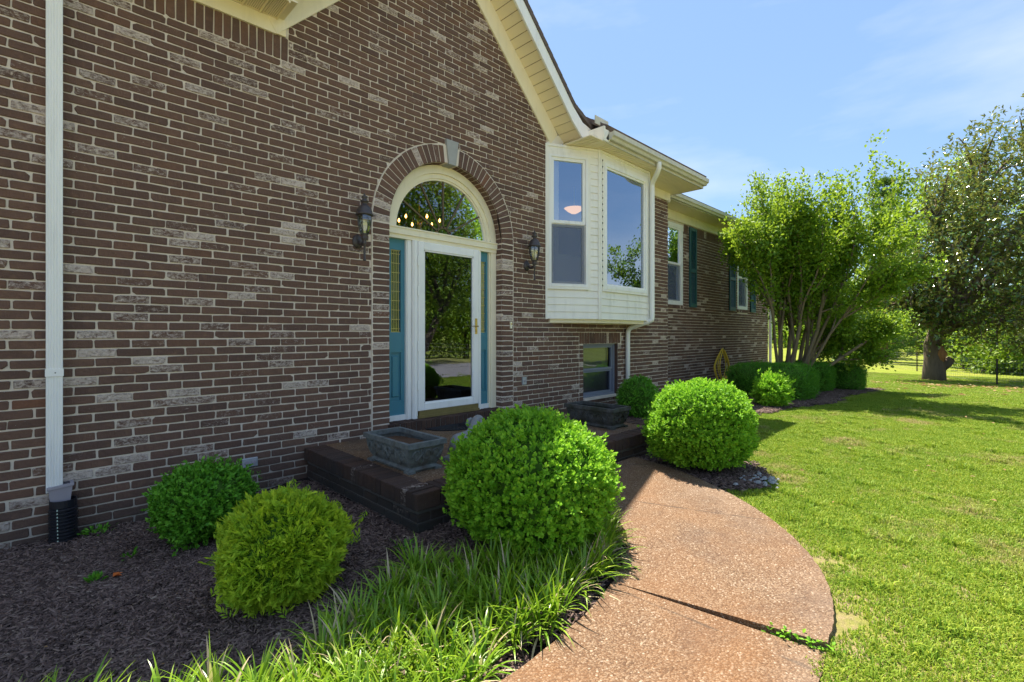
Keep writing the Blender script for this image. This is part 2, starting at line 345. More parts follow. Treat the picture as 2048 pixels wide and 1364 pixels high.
M['oak'] = m_leaf('broad_leaf', [(0.1, (0.06,0.14,0.014)), (0.5, (0.16,0.28,0.02)), (1.0, (0.36,0.46,0.035))], 0.5, 0.3, 0.35, (0.3,0.42,0.03), 0.4, 0.4)
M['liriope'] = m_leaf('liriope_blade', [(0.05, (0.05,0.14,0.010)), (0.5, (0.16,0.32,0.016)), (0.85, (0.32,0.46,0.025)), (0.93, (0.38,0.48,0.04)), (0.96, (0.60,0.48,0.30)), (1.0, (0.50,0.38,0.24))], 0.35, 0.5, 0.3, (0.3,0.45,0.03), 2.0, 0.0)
M['dry_leaf'] = m_leaf('fallen_leaf', [(0.0, (0.10,0.05,0.02)), (0.5, (0.30,0.17,0.06)), (1.0, (0.50,0.38,0.2))], 0.6, 0.3, 0.2, (0.4,0.3,0.1))
M['stone'] = m_plain('pale_chips', (0.30,0.31,0.32), 0.9, 0.2, 0.2, 30)
b = N('verdigris_stone'); p = b.pos()
pc = b.mix(b.noise(22, p, 5, 0.65), (0.03,0.036,0.036), (0.27,0.29,0.28)); pc = b.mix(b.ramp(b.noise(6, p, 4), [(0.5,0.0),(0.7,0.6)]), pc, (0.09,0.055,0.03))
M['planter'] = b.done(b.bsdf(pc, 0.85, 0.25, b.bump(b.noise(60, p, 5), 0.7, 0.006)))
b = N('mossy_stone'); p = b.pos()
pc = b.mix(b.noise(22, p, 5, 0.65), (0.018,0.018,0.018), (0.17,0.17,0.16)); pc = b.mix(b.ramp(b.noise(6, p, 4), [(0.45,0.0),(0.65,0.6)]), pc, (0.030,0.032,0.008))
M['planter_dark'] = b.done(b.bsdf(pc, 0.9, 0.2, b.bump(b.noise(60, p, 5), 0.8, 0.006)))
M['potting'] = m_plain('potting_soil', (0.10,0.060,0.038), 0.95, 0.1, 0.5, 45, 1.0, 60)

# ================================================================== terrain
def ground(x, y):
    x = np.asarray(x, dtype=float); y = np.asarray(y, dtype=float)
    z = 0.03 + 0.095*sstep(0.8, 2.5, x) + 0.055*sstep(4.5, 8, x)
    z = z - 0.60*sstep(12, 27, x) - 0.45*sstep(26, 60, x)
    r = np.sqrt((x)**2 + (y+4.7)**2)
    z = z + 0.035*np.sin(x*0.9+1)*np.sin(y*0.8) * sstep(14, 20, x)
    z = z + sstep(60, 190, r)*(2.6 + 1.5*np.sin(atan_(y+4.7, x)*5+0.6)) + sstep(200, 600, r)*6
    return z
def atan_(y, x): return np.arctan2(y, x)
rings = np.concatenate([[0.0], np.geomspace(0.6, 900, 130)]); NA = 144
V = []; 
for r in rings:
    an = np.arange(NA)*2*pi/NA; x = r*np.cos(an); y = r*np.sin(an) - 4.7
    V.append(np.stack([x, y, ground(x, y)], 1))
V = np.concatenate(V); I = np.arange(len(rings)-1)[:, None]*NA; K = np.arange(NA)[None, :]
Fq = np.stack([I+K, I+(K+1) % NA, I+NA+(K+1) % NA, I+NA+K], -1).reshape(-1, 4)
lawn = link('lawn', np_mesh('lawn', V, Fq, M['lawn'], smooth=True)); lawn['kind'] = 'structure'

INNER = [(3.16,-1.97),(3.10,-2.5),(2.85,-2.92),(2.42,-3.17),(1.9,-3.31),(1.3,-3.36),(0.5,-3.38),(-1.5,-3.4)]
OUTER = [(4.52,-1.97),(4.44,-2.4),(4.30,-2.82),(4.08,-3.22),(3.79,-3.56),(3.5,-3.80),(3.25,-3.96),(3.0,-4.07),(2.72,-4.15),(2.47,-4.18),(1.5,-4.28),(0.5,-4.36),(-1.5,-4.45)]
def spline(pts, n=8):
    out = []; P = [np.array(p, float) for p in pts]; P = [2*P[0]-P[1]] + P + [2*P[-1]-P[-2]]
    for i in range(1, len(P)-2):
        for k in range(n):
            t = k/n; a, b_, c, d = P[i-1], P[i], P[i+1], P[i+2]
            out.append(tuple(0.5*((2*b_)+(-a+c)*t+(2*a-5*b_+4*c-d)*t*t+(-a+3*b_-3*c+d)*t**3)))
    out.append(tuple(P[-2])); return out
IN_S, OUT_S = spline(INNER), spline(OUTER)
WALKPOLY = OUT_S + IN_S[::-1]
BED_L = [(-3.2,0.02),(3.3,0.02),(3.3,-1.9)] + IN_S + [(-3.2,-3.4)]
BED_R = [(4.45,-1.9)] + [p for p in OUT_S if p[1] > -2.95] + [(4.62,-3.16),(4.95,-3.1),(5.3,-2.8),(5.45,-2.35),(6.2,-1.85),(8,-1.75),(9.6,-2.0),(10.4,-2.3),(11.8,-2.35),(13,-2.4),(14.6,-2.55),(15.2,-1.5),(17.0,-0.6),(17.0,0.6),(8.9,0.6),(8.9,0.02),(4.45,0.02)]
def sheet(name, poly, mat, lift, step=0.09):
    xs = [p[0] for p in poly]; ys = [p[1] for p in poly]
    gx = np.arange(min(xs), max(xs)+step, step); gy = np.arange(min(ys), max(ys)+step, step)
    nx, ny = len(gx), len(gy); X, Y = np.meshgrid(gx, gy, indexing='ij')
    Z = ground(X, Y) + lift + 0.008*np.sin(X*5+Y*3) + 0.006*np.sin(X*11-Y*7)
    Vv = np.stack([X, Y, Z], -1).reshape(-1, 3)
    ii, jj = np.meshgrid(np.arange(nx-1), np.arange(ny-1), indexing='ij'); a = (ii*ny+jj).ravel()
    q = np.stack([a, a+ny, a+ny+1, a+1], 1); cen = Vv[q].mean(1)
    q = q[inpoly(cen, poly)]
    us, inv = np.unique(q, return_inverse=True)
    o = link(name, np_mesh(name, Vv[us], inv.reshape(-1, 4), mat, smooth=True)); o['kind'] = 'structure'; return o
sheet('mulch_bed', BED_L, M['soil'], 0.02); sheet('mulch_bed', BED_R, M['soil'], 0.02)

# walkway: two cast slabs that have moved apart along an open joint
def walk_z(x, y): return 0.145 + 0.05*float(sstep(-3.6, -2.0, y))
JA, JB = (2.20,-3.08), (2.46,-4.30)      # the joint runs from near the plants to the lawn edge
def side(p): return (JB[0]-JA[0])*(p[1]-JA[1]) - (JB[1]-JA[1])*(p[0]-JA[0])
def clip_line(poly, sgn, off):
    out = []
    n_ = sqrt((JB[0]-JA[0])**2+(JB[1]-JA[1])**2)
    f = lambda p: sgn*side(p)/n_ - off(p)
    for i in range(len(poly)):
        a, b_ = poly[i], poly[(i+1) % len(poly)]; fa, fb = f(a), f(b_)
        if fa >= 0: out.append(a)
        if fa*fb < 0: t = fa/(fa-fb); out.append((a[0]+(b_[0]-a[0])*t, a[1]+(b_[1]-a[1])*t))
    return out
def slab(poly, lift, parent):
    bm = bmesh.new(); r = random.Random(3)
    top = [bm.verts.new((p[0]+r.uniform(-.004,.004), p[1]+r.uniform(-.004,.004), walk_z(*p)+lift(p))) for p in poly]
    cx = sum(p[0] for p in poly)/len(poly); cy = sum(p[1] for p in poly)/len(poly)
    f = bm.faces.new(top); f.normal_update()
    if f.normal.z < 0: f.normal_flip()
    bmesh.ops.triangulate(bm, faces=[f])
    ex = bmesh.ops.extrude_face_region(bm, geom=bm.faces[:])
    for v in [g for g in ex['geom'] if isinstance(g, bmesh.types.BMVert)]: v.co.z -= 0.14
    bmesh.ops.recalc_face_normals(bm, faces=bm.faces[:])
    me = bpy.data.meshes.new('slab'); bm.to_mesh(me); bm.free(); me.materials.append(M['walk'])
    return link('slab', me, parent)
walkway = bpy.data.objects.new('walkway', None); COL.objects.link(walkway); walkway['kind'] = 'structure'
jd = lambda p: max(0.0, -(p[1]-JA[1]))
jag = lambda p: 0.0006 + 0.028*float(sstep(0.5, 1.2, jd(p)))
slab(clip_line(WALKPOLY, 1, jag), lambda p: .012, walkway); slab(clip_line(WALKPOLY, -1, lambda p: 0.0008), lambda p: .0118-.028*float(sstep(.5, 1.2, jd(p)))*(1 if p[0] > 1.9 else .4), walkway)

# ================================================================== the house
house = thing('brick_house', 'dark brown brick house with entry gable, arched doorway and white bay window', 'house')
AX, AZ, RI, RO = 3.615, 2.71, 0.843, 1.048      # doorway arch: centre, inner and outer radius
PX0, PX1 = AX-RO, AX+RO
CP, LP, MJ = 0.0680, 0.2205, 0.0114             # course pitch, brick pitch, mortar joint
def clip_half(poly, nx, nz, d):                  # keep nx*x+nz*z >= d
    out = []
    for i in range(len(poly)):
        a, b_ = poly[i], poly[(i+1) % len(poly)]; fa = nx*a[0]+nz*a[1]-d; fb = nx*b_[0]+nz*b_[1]-d
        if fa >= 0: out.append(a)
        if fa*fb < 0: t = fa/(fa-fb); out.append((a[0]+(b_[0]-a[0])*t, a[1]+(b_[1]-a[1])*t))
    return out
def brick_poly(x0, x1, z0, z1, r):
    j = lambda s=0.0022: r.uniform(-s, s)
    ch = []
    for k in range(4):
        if r.random() < 0.045: ch.append((r.uniform(.010,.030), r.uniform(.010,.024)))
        else: ch.append((r.uniform(.003,.008), r.uniform(.003,.008)))
    w, h = x1-x0, z1-z0
    ch = [(min(a, w*.3), min(b_, h*.42)) for a, b_ in ch]
    xm = x0+w*r.uniform(.35,.65)
    return [(x0+ch[0][0]+j(), z0+j()), (xm, z0+j(.0022)), (x1-ch[1][0]+j(), z0+j()), (x1+j(.003), z0+ch[1][1]), (x1+j(.003), z1-ch[2][1]),
            (x1-ch[2][0]+j(), z1+j()), (xm+j(.02), z1+j(.0022)), (x0+ch[3][0]+j(), z1+j()), (x0+j(.003), z1-ch[3][1]), (x0+j(.003), z0+ch[0][1])]
def put_brick(mb, poly, yf, yb, att, fn=lambda u, v, d: (u, d, v), bev=0.0045, r=random):
    n = len(poly); cx = sum(p[0] for p in poly)/n; cz = sum(p[1] for p in poly)/n
    hw = max(abs(p[0]-cx) for p in poly) or 1; hh = max(abs(p[1]-cz) for p in poly) or 1
    tz, tx = r.uniform(-.0015,.0015), r.uniform(-.0012,.0012)
    yy = lambda p: yf + tz*(p[1]-cz)/hh + tx*(p[0]-cx)/hw
    ins = [(cx+(p[0]-cx)*(1-bev/hw), cz+(p[1]-cz)*(1-bev/hh)) for p in poly]
    vs = [fn(p[0], p[1], yb) for p in poly] + [fn(p[0], p[1], yy(p)+bev*.9) for p in poly] + [fn(q[0], q[1], yy(p)) for p, q in zip(poly, ins)]
    fs = [(i, (i+1) % n, (i+1) % n+n, i+n) for i in range(n)] + [(i+n, (i+1) % n+n, (i+1) % n+2*n, i+2*n) for i in range(n)] + [tuple(range(2*n, 3*n))]
    mb.add(vs, fs, att)
def brick_att(r):
    t = r.random()
    if t < 0.15: w = r.uniform(.60, 1.0)
    elif t < 0.30: w = r.uniform(.38, .58)
    else: w = r.uniform(0, .25)
    return (min(1, max(0, r.betavariate(2, 2.6))), w, r.random())
def cells(x0, x1, z0, z1, holes, r, base=-0.03, phase=0.0):
    """running bond between x0..x1; holes: list of (x0,x1,z0,z1)"""
    out = []; row0 = int(math.floor((z0-base)/CP))
    for row in range(row0, int((z1-base)/CP)+1):
        zb = base+row*CP; zt = zb+CP-MJ
        if zb < z0-.02 or zt > z1+.03: continue
        segs = [(x0, x1)]
        for hx0, hx1, hz0, hz1 in holes:
            if zt > hz0 and zb < hz1:
                ns = []
                for a, b_ in segs:
                    if hx1 <= a or hx0 >= b_: ns.append((a, b_)); continue
                    if hx0-a > .02: ns.append((a, hx0))
                    if b_-hx1 > .02: ns.append((hx1, b_))
                segs = ns
        off = phase + (row % 2)*LP/2 + 0.012*math.sin(row*2.3)
        for a, b_ in segs:
            k = math.floor((a-off)/LP)
            while True:
                bx0 = off+k*LP+MJ*r.uniform(.3,.75); bx1 = off+(k+1)*LP-MJ*r.uniform(.25,.7); k += 1
                if bx0 > b_: break
                c0, c1 = max(bx0, a), min(bx1, b_-MJ*.5)
                if c1-c0 < .018: continue
                out.append((c0, c1, zb, zt))
    return out
rb = random.Random(21)
BW = (6.24, 7.22, 0.47, 1.34)                    # basement window opening
GC, GX = 10.05, 3.60                             # gable: soffit line x+z=GC on the right, mirrored about x=GX
EAVE = 4.25
main = []
for (x0, x1, z0, z1) in cells(-3.0, 8.98, -0.1, 6.3, [(PX0-.006, PX1+.004, -1, AZ), (BW[0]-.11, BW[1]+.11, BW[2]-.03, 1.527), (5.36, 8.33, 1.76, 9), (-9, 1.715, 4.044, 9)], rb):
    cx, cz = (x0+x1)/2, (z0+z1)/2
    if cz > EAVE-.02 and (cx > 5.42 or cx < 1.715) : 
        if cx < 5.42 or cz > 4.15: continue
    if cx+cz > GC-.14 and cx > GX and cx < 5.5: continue
    if cz-cx > GC-2*GX-.14 and cx < GX and cz > EAVE: continue
    poly = brick_poly(x0, x1, z0, z1, rb)
    dx, dz = cx-AX, cz-AZ; rr = sqrt(dx*dx+dz*dz)
    if cz > AZ-.04 and rr < RO+.16:
        for qx, qz in ((x0, z0), (x1, z0), (cx, cz), (x0, z1), (x1, z1)):
            ddx, ddz = qx-AX, max(qz-AZ, 0.0); d_ = sqrt(ddx*ddx+ddz*ddz)
            if d_ < RO+.02 and len(poly) > 2:
                if rr < 1e-6: poly = []; break
                poly = clip_half(poly, dx/rr, dz/rr, (dx*AX+dz*AZ)/rr + RO+.014); break
        if len(poly) < 3: continue
        xs = [p[0] for p in poly]; zs = [p[1] for p in poly]
        if max(xs)-min(xs) < .02 or max(zs)-min(zs) < .015: continue
    main.append((poly, brick_att(rb)))
# soldier courses
k = 0
while -3+k*CP < 1.70:
    x0 = 1.71-(k+1)*CP+MJ*.5; main.append((brick_poly(x0, x0+CP-MJ, 4.051, EAVE+.01, rb), brick_att(rb))); k += 1
x0 = BW[0]-.10
while x0 < BW[1]+.06:
    main.append((brick_poly(x0, x0+CP-MJ, BW[3]+.005, 1.523, rb), brick_att(rb))); x0 += CP
for row in range(0, 26):                          # half bricks beside the basement window
    zb = row*CP-.03
    if zb < BW[2]-.03 or zb+CP > BW[3]+.01: continue
    for (a, c_) in ((BW[0]-.10, BW[0]-.004), (BW[1]+.004, BW[1]+.10)): main.append((brick_poly(a, c_, zb, zb+CP-MJ, rb), brick_att(rb)))
# which bricks show largest from the garden path in front of the door
def depth(x, y): return x*cos(TH) + (y+DIST)*sin(TH)
def inview(x, z, y=0.0):
    X = x*sin(TH)-(y+DIST)*cos(TH); Z = depth(x, y); u = F_PX*X/Z; w = HOR-F_PX*(z-CAMZ)/Z
    return -1018 < u < 1018 and 4 < w < 1360, (w/Z, u)
vis = []; rest = []
for it in main:
    cx = sum(p[0] for p in it[0])/len(it[0]); cz = sum(p[1] for p in it[0])/len(it[0])
    ok, _ = inview(cx, cz)
    hid = 0.04 < cx < 0.22
    (vis if ok and not hid else rest).append((depth(cx, 0), it))
vis.sort(key=lambda t: t[0]); single = [t[1] for t in vis[:300]]; joined = [t[1] for t in vis[300:]] + [t[1] for t in rest]

# wall backing: mortar face with the openings left out
wall = MB()
def panel(mb, x0, x1, z0, z1, y=0.0): mb.add([(x0,y,z0),(x1,y,z0),(x1,y,z1),(x0,y,z1)], [(0,1,2,3)])
panel(wall, -3.0, AX-RI, -.3, AZ); panel(wall, AX+RI, BW[0], -.3, AZ); panel(wall, AX-RI, AX+RI, -.3, 0.50)
panel(wall, BW[0], BW[1], -.3, BW[2]); panel(wall, BW[0], BW[1], BW[3], 1.80); panel(wall, BW[1], 8.99, -.3, 1.80)
panel(wall, BW[0], 6.3, 1.80, AZ)
arc = [(AX+RI*cos(a), AZ+RI*sin(a)) for a in np.linspace(pi, 0, 33)]
top = [(-3.0, AZ), (-3.0, 4.38), (1.53, 4.38), (GX, 6.42), (5.64, 4.38), (5.64, AZ)]
n0 = len(wall.v)
bmw = bmesh.new(); loop = [bmw.verts.new((x, 0, z)) for x, z in top + arc[::-1]]
fw = bmw.faces.new(loop); bmesh.ops.triangulate(bmw, faces=[fw], ngon_method='EAR_CLIP')
wall.add([tuple(v.co) for v in bmw.verts], [tuple(v.index for v in f.verts) for f in (bmw.verts.index_update() or bmw.faces)]); bmw.free()
panel(wall, 8.28, 8.99, 1.80, 4.30)
wall.box(8.97, 8.99, 0.001, 0.62, -.3, 4.30)
front_wall = wall.build('front_wall', M['mortar'], house)
mbj = MB()
for poly, at in joined: put_brick(mbj, poly, -0.009, 0.001, at, r=rb)
# corner bricks returning to the wing
for (x0, x1, z0, z1) in cells(0.0, 0.62, -0.1, 4.2, [], rb): put_brick(mbj, brick_poly(x0, x1, z0, z1, rb), 8.999, 8.985, brick_att(rb), fn=lambda u, v, d: (d, u, v), r=rb)
mbj.build('brickwork', M['brick'], front_wall, kind='stuff')
for poly, at in single:
    mb = MB(); put_brick(mb, poly, -0.009, 0.001, at, r=rb); mb.build('brick', M['brick'], front_wall)

# doorway surround: jamb bricks, arch bricks, keystone
for sgn, x0, x1 in ((-1, PX0, AX-RI), (1, AX+RI, PX1)):
    row = 0
    while True:
        zb = 0.395 + row*CP; row += 1
        if zb+CP > AZ+.02: break
        mb = MB(); put_brick(mb, brick_poly(x0+MJ*.5, x1-.001, zb, zb+CP-MJ, rb) if sgn < 0 else brick_poly(x0+.001, x1-MJ*.4, zb, zb+CP-MJ, rb), -0.017, 0.18, brick_att(rb), r=rb)
        mb.build('jamb_brick', M['brick'], house)
NAR = 41
for k in range(NAR):
    a0 = pi - pi*k/NAR; a1 = pi - pi*(k+1)/NAR
    if abs((a0+a1)/2 - pi/2) < 0.085: continue
    e = 0.0042; j1, j2 = rb.uniform(-.003,.003), rb.uniform(-.006,.004)
    def ap(a, r): return (AX+r*cos(a), AZ+r*sin(a))
    ri, ro = RI+.002, RO+j2
    poly = [ap(a0-e/ri*1.1, ri), ap(a1+e/ri*1.1, ri), ap(a1+e/ro, ro), ap(a0-e/ro, ro)]
    mb = MB(); put_brick(mb, poly[::-1] if False else poly, -0.017, 0.18, brick_att(rb), r=rb); mb.build('arch_brick', M['brick'], house)
mb = MB(); ring = []
NR = 48                                           # mortar body behind the jamb and arch bricks
o2 = [(PX0-.004, 0.395)] + [(AX+(RO+.008)*cos(a), AZ+(RO+.008)*sin(a)) for a in np.linspace(pi, 0, NR)] + [(PX1+.004, 0.395)]
i2 = [(AX-RI-.004, 0.395)] + [(AX+(RI+.006)*cos(a), AZ+(RI+.006)*sin(a)) for a in np.linspace(pi, 0, NR)] + [(AX+RI+.004, 0.395)]
for i in range(len(o2)-1):
    q = [o2[i], o2[i+1], i2[i+1], i2[i]]
    mb.add([(x, -.0125, z) for x, z in q] + [(x, .178, z) for x, z in q], [(0,1,2,3),(4,7,6,5),(2,6,7,3),(0,4,5,1)])
mb.build('surround_mortar', M['mortar'], house)
mb = MB(); kz0, kz1 = AZ+RI-.012, AZ+RO+.075
mb.add([(AX-.052,-.035,kz0),(AX+.052,-.035,kz0),(AX+.092,-.035,kz1),(AX-.092,-.035,kz1),(AX-.052,.13,kz0),(AX+.052,.13,kz0),(AX+.092,.1,kz1),(AX-.092,.1,kz1)],
       [(0,1,2,3),(4,7,6,5),(0,4,5,1),(1,5,6,2),(2,6,7,3),(3,7,4,0)])
mb.build('keystone', M['keystone'], house)
# brick sill under the door: bricks on edge
x0 = AX-RI-.02
while x0 < AX+RI-.02:
    mb = MB(); put_brick(mb, brick_poly(x0, x0+CP-.008, 0.395, 0.515, rb), -0.055, 0.16, (rb.random()*.5, rb.random()*.3, .5), r=rb); mb.build('sill_brick', M['porch_brick'], house); x0 += CP
mb = MB(); mb.box(AX-RI-.015, AX+RI+.01, -.047, .16, .38, .508); mb.build('sill_mortar', M['porch_mortar'], house)

# ---- door set
def ringmesh(mb, r0, r1, y0, y1, n=40, cx=AX, cz=AZ, a0=pi, a1=0.0):
    for i in range(n):
        t0 = a0+(a1-a0)*i/n; t1 = a0+(a1-a0)*(i+1)/n
        q = [(cx+r1*cos(t0), cz+r1*sin(t0)), (cx+r1*cos(t1), cz+r1*sin(t1)), (cx+r0*cos(t1), cz+r0*sin(t1)), (cx+r0*cos(t0), cz+r0*sin(t0))]
        mb.add([(x, y0, z) for x, z in q] + [(x, y1, z) for x, z in q], [(0,1,2,3),(4,7,6,5),(2,6,7,3),(0,4,5,1)])
df = MB()
ringmesh(df, .745, RI-.002, .055, .13); ringmesh(df, .69, .747, .078, .16); ringmesh(df, .668, .70, .092, .16)
df.box(AX-RI+.002, 2.836, .055, .15, .515, AZ); df.box(4.362, AX+RI-.002, .055, .15, .515, AZ); df.box(4.345, 4.362, .075, .15, .515, AZ)
door_frame = df.build('door_frame', M['cream'], house)
mb = MB(); mb.box(AX-RI+.004, AX+RI-.004, .028, .2, 2.632, 2.700); mb.box(AX-RI+.004, AX+RI-.004, .045, .2, 2.586, 2.632); mb.box(AX-RI+.006, AX+RI-.006, .018, .2, 2.700, 2.716)
mb.build('transom_bar', M['cream'], door_frame)
mb = MB(); mb.box(3.065, 3.135, .075, .2, .515, 2.586); mb.box(3.075, 3.12, .06, .075, .515, 2.586); mb.box(3.135, 3.204, .045, .2, .515, 2.586); mb.box(3.15, 3.19, .032, .045, .515, 2.586); mb.box(4.128, 4.19, .06, .2, .515, 2.586); mb.box(4.128, 4.146, .035, .06, .515, 2.586)
mb.build('mullion', M['white'], door_frame)
mb = MB(); mb.box(2.838, 3.066, .08, .2, .515, .575); mb.box(4.19, 4.346, .08, .2, .515, .575); mb.build('sidelight_sill', M['white'], door_frame)
# fan window
fan = MB(); pts = [(AX+.69*cos(a), AZ+.69*sin(a)) for a in np.linspace(0, pi, 40)]
fan.add([(x, .112, z) for x, z in pts], [tuple(range(40))]); fan_o = fan.build('fan_window', M['fan_glass'], house)
for a in (30, 60, 90, 120, 150):
    mb = MB(); a_ = radians(a); c_, s_ = cos(a_), sin(a_); w = .009
    mb.prism([(.10,-w),(.69,-w),(.69,w),(.10,w)], .098, .111, lambda u, v, d: (AX+u*c_-v*s_, d, AZ+u*s_+v*c_)); mb.build('muntin', M['muntin'], fan_o)
mb = MB(); ringmesh(mb, .09, .115, .098, .111, 20); mb.build('muntin_hub', M['muntin'], fan_o)
mb = MB(); ringmesh(mb, .64, .672, .17, .5, 30); mb.build('inner_reveal', M['room'], fan_o)
# sidelights
for x0, x1 in ((2.836, 3.066), (4.19, 4.346)):
    sd = MB(); st = .05 if x1-x0 > .2 else .032; gz0, gz1 = 1.52, 2.46
    sd.box(x0, x0+st, .105, .15, .575, 2.586); sd.box(x1-st, x1, .105, .15, .575, 2.586)
    for z0, z1 in ((.575,.74),(1.29,gz0),(gz1,2.586)): sd.box(x0+st, x1-st, .105, .15, z0, z1)
    sd.box(x0+st, x1-st, .125, .15, .74, 1.29); sd.bbox(x0+st+.02, x1-st-.02, .112, .13, .78, 1.25, .01)
    so_ = sd.build('sidelight', M['teal'], house)
    mb = MB(); panel(mb, x0+st, x1-st, gz0, gz1, .13); mb.build('pane', M['side_glass'], so_)
    cm = MB(); w_ = x1-x0-2*st
    for fx in (.18, .40, .62, .84): cm.box(x0+st+w_*fx-.003, x0+st+w_*fx+.003, .124, .129, gz0, gz1)
    for k in range(9): z = gz0+.04+k*.107; cm.box(x0+st, x1-st, .123, .1285, z-.003, z+.003)
    cm.box(x0+st, x1-st, .122, .129, gz0, gz0+.008); cm.box(x0+st, x1-st, .122, .129, gz1-.008, gz1)
    cm.build('leaded_came', M['came'], so_)
# storm door
sx0, sx1, sz0, sz1 = 3.206, 4.126, 0.60, 2.584
sd = MB(); st = .082
sd.bbox(sx0, sx0+st, .030, .07, sz0, sz1, .006); sd.bbox(sx1-st, sx1, .030, .07, sz0, sz1, .006)
sd.bbox(sx0+st, sx1-st, .031, .07, sz1-.095, sz1, .006); sd.bbox(sx0+st, sx1-st, .031, .07, sz0, sz0+.085, .006)
storm = sd.build('storm_door', M['white'], house)
mb = MB(); 
for a, b_, c_, d_ in ((sx0+st, sx0+st+.014, sz0+.085, sz1-.095), (sx1-st-.014, sx1-st, sz0+.085, sz1-.095), (sx0+st, sx1-st, sz0+.085, sz0+.099), (sx0+st, sx1-st, sz1-.109, sz1-.095)): mb.box(a, b_, .040, .06, c_, d_)
mb.build('glazing_bead', M['white'], storm)
mb = MB(); panel(mb, sx0+st, sx1-st, sz0+.085, sz1-.095, .056); mb.build('pane', M['door_glass'], storm)
mb = MB(); mb.box(sx0+.01, sx1-.005, .028, .075, .545, .598); mb.box(sx0-.005, sx1+.004, .015, .1, .516, .545); mb.build('bottom_sweep', M['old_brass'], storm)
hx = sx1-.045
mb = MB(); mb.box(hx-.016, hx+.016, .022, .031, 1.50, 1.70); mb.tube([(hx,.03,1.60),(hx,-.015,1.60),(hx-.02,-.02,1.603),(hx-.10,-.018,1.60)], [.009,.009,.008,.006], 8); mb.tube([(hx,.03,1.54),(hx,.012,1.54)], .011, 8)
mb.build('door_handle', M['brass'], storm)
mb = MB()
for z in (.85, 1.3, 1.95, 2.3): mb.box(sx0-.012, sx0+.004, .022, .034, z, z+.11)
mb.build('hinge', M['white'], storm)
for o_ in (door_frame, fan_o, storm) + tuple(o for o in house.children if o.name.startswith('sidelight')): o_.location.y += .05
# dark hall behind the glass
hall = MB(); hall.box(2.0, 5.6, .20, 5.5, .45, 5.2); ho = hall.build('entry_hall', M['room'], house)
hm = ho.data; bmh = bmesh.new(); bmh.from_mesh(hm)
fdel = [f for f in bmh.faces if f.calc_center_median().y < .25]; bmesh.ops.delete(bmh, geom=fdel, context='FACES'); bmh.to_mesh(hm); bmh.free()
# left and right of the doorway opening the hall front is closed by masonry
mb = MB(); panel(mb, 2.0, AX-RI+.01, .4, 5.2, .20); panel(mb, AX+RI-.01, 5.6, .4, 5.2, .20)
pts = [(AX-RI+.01, AZ)] + [(AX+.70*cos(a), AZ+.70*sin(a)) for a in np.linspace(pi, 0, 24)] + [(AX+RI-.01, AZ), (AX+RI-.01, 5.2), (AX-RI+.01, 5.2)]
bmw = bmesh.new(); fw = bmw.faces.new([bmw.verts.new((x, .20, z)) for x, z in pts]); bmesh.ops.triangulate(bmw, faces=[fw]); bmw.verts.index_update()
mb.add([tuple(v.co) for v in bmw.verts], [tuple(v.index for v in f.verts) for f in bmw.faces]); bmw.free()
mb.build('hall_front', M['dark'], house)
# stair rail glimpsed inside
mb = MB(); mb.tube([(3.9,1.4,.7),(5.2,2.6,2.3)], .03, 6); mb.build('stair_rail', M['bark'], house)

# ---- sash windows in any vertical plane: P0 + u*dir, outward normal nrm
class Plane:
    def __init__(s, p0, p1):
        d = np.array(p1, float)-np.array(p0, float); s.len = np.linalg.norm(d); s.d = d/s.len; s.p = np.array(p0, float); s.n = np.array([s.d[1], -s.d[0]])
    def __call__(s, u, w, z): q = s.p+s.d*u+s.n*w; return (q[0], q[1], z)
    def box(s, mb, u0, u1, w0, w1, z0, z1):
        vs = [s(u, w, z) for z in (z0, z1) for u, w in ((u0,w0),(u1,w0),(u1,w1),(u0,w1))]
        mb.add(vs, [(0,3,2,1),(4,5,6,7),(0,1,5,4),(1,2,6,5),(2,3,7,6),(3,0,4,7)])
    def quad(s, mb, u0, u1, w, z0, z1): mb.add([s(u0,w,z0), s(u1,w,z0), s(u1,w,z1), s(u0,w,z1)], [(0,1,2,3)])
def window(pl, u0, u1, z0, z1, rail=None, w=0.0, trim=.06, mats=('white','cream'), screen=None, parent=None, blinds=False, sashw=.04):
    t = MB(); 
    pl.box(t, u0, u0+trim, w-.06, w+.03, z0, z1); pl.box(t, u1-trim, u1, w-.06, w+.03, z0, z1)
    pl.box(t, u0+trim, u1-trim, w-.06, w+.029, z1-trim, z1); pl.box(t, u0+trim, u1-trim, w-.06, w+.035, z0, z0+trim)
    o = t.build('window', M[mats[1]], parent or house)
    a, b_, c_, d_ = u0+trim, u1-trim, z0+trim, z1-trim
    spans = [(c_, d_)] if rail is None else [(c_, rail), (rail, d_)]
    for i, (q0, q1) in enumerate(spans):
        f = MB(); ww = w - (.022 if (i == 0 and len(spans) == 2) else .0); sw = sashw
        pl.box(f, a, a+sw, ww-.04, ww+.012, q0, q1); pl.box(f, b_-sw, b_, ww-.04, ww+.012, q0, q1)
        pl.box(f, a+sw, b_-sw, ww-.04, ww+.011, q0, q0+sw); pl.box(f, a+sw, b_-sw, ww-.04, ww+.011, q1-sw, q1)
        s_ = f.build('sash', M[mats[0]], o)
        g = MB(); pl.quad(g, a+sw, b_-sw, ww-.012, q0+sw, q1-sw); g.build('pane', M['low_glass' if blinds else 'glass'], o)
    if screen:
        q0, q1 = spans[0]; g = MB(); pl.quad(g, a+.012, b_-.012, w+.004, q0+.012, q1-.012); g.build('insect_screen', M['screen'], o)
    if blinds:
        g = MB(); z = c_
        while z < d_-.01:
            vs = [pl(a+.01, w-.075, z), pl(b_-.01, w-.075, z), pl(b_-.01, w-.095, z+.018), pl(a+.01, w-.095, z+.018)]; g.add(vs, [(0,1,2,3)]); z += .0225
        g.build('blind', M['blind'], o, kind='stuff')
    return o
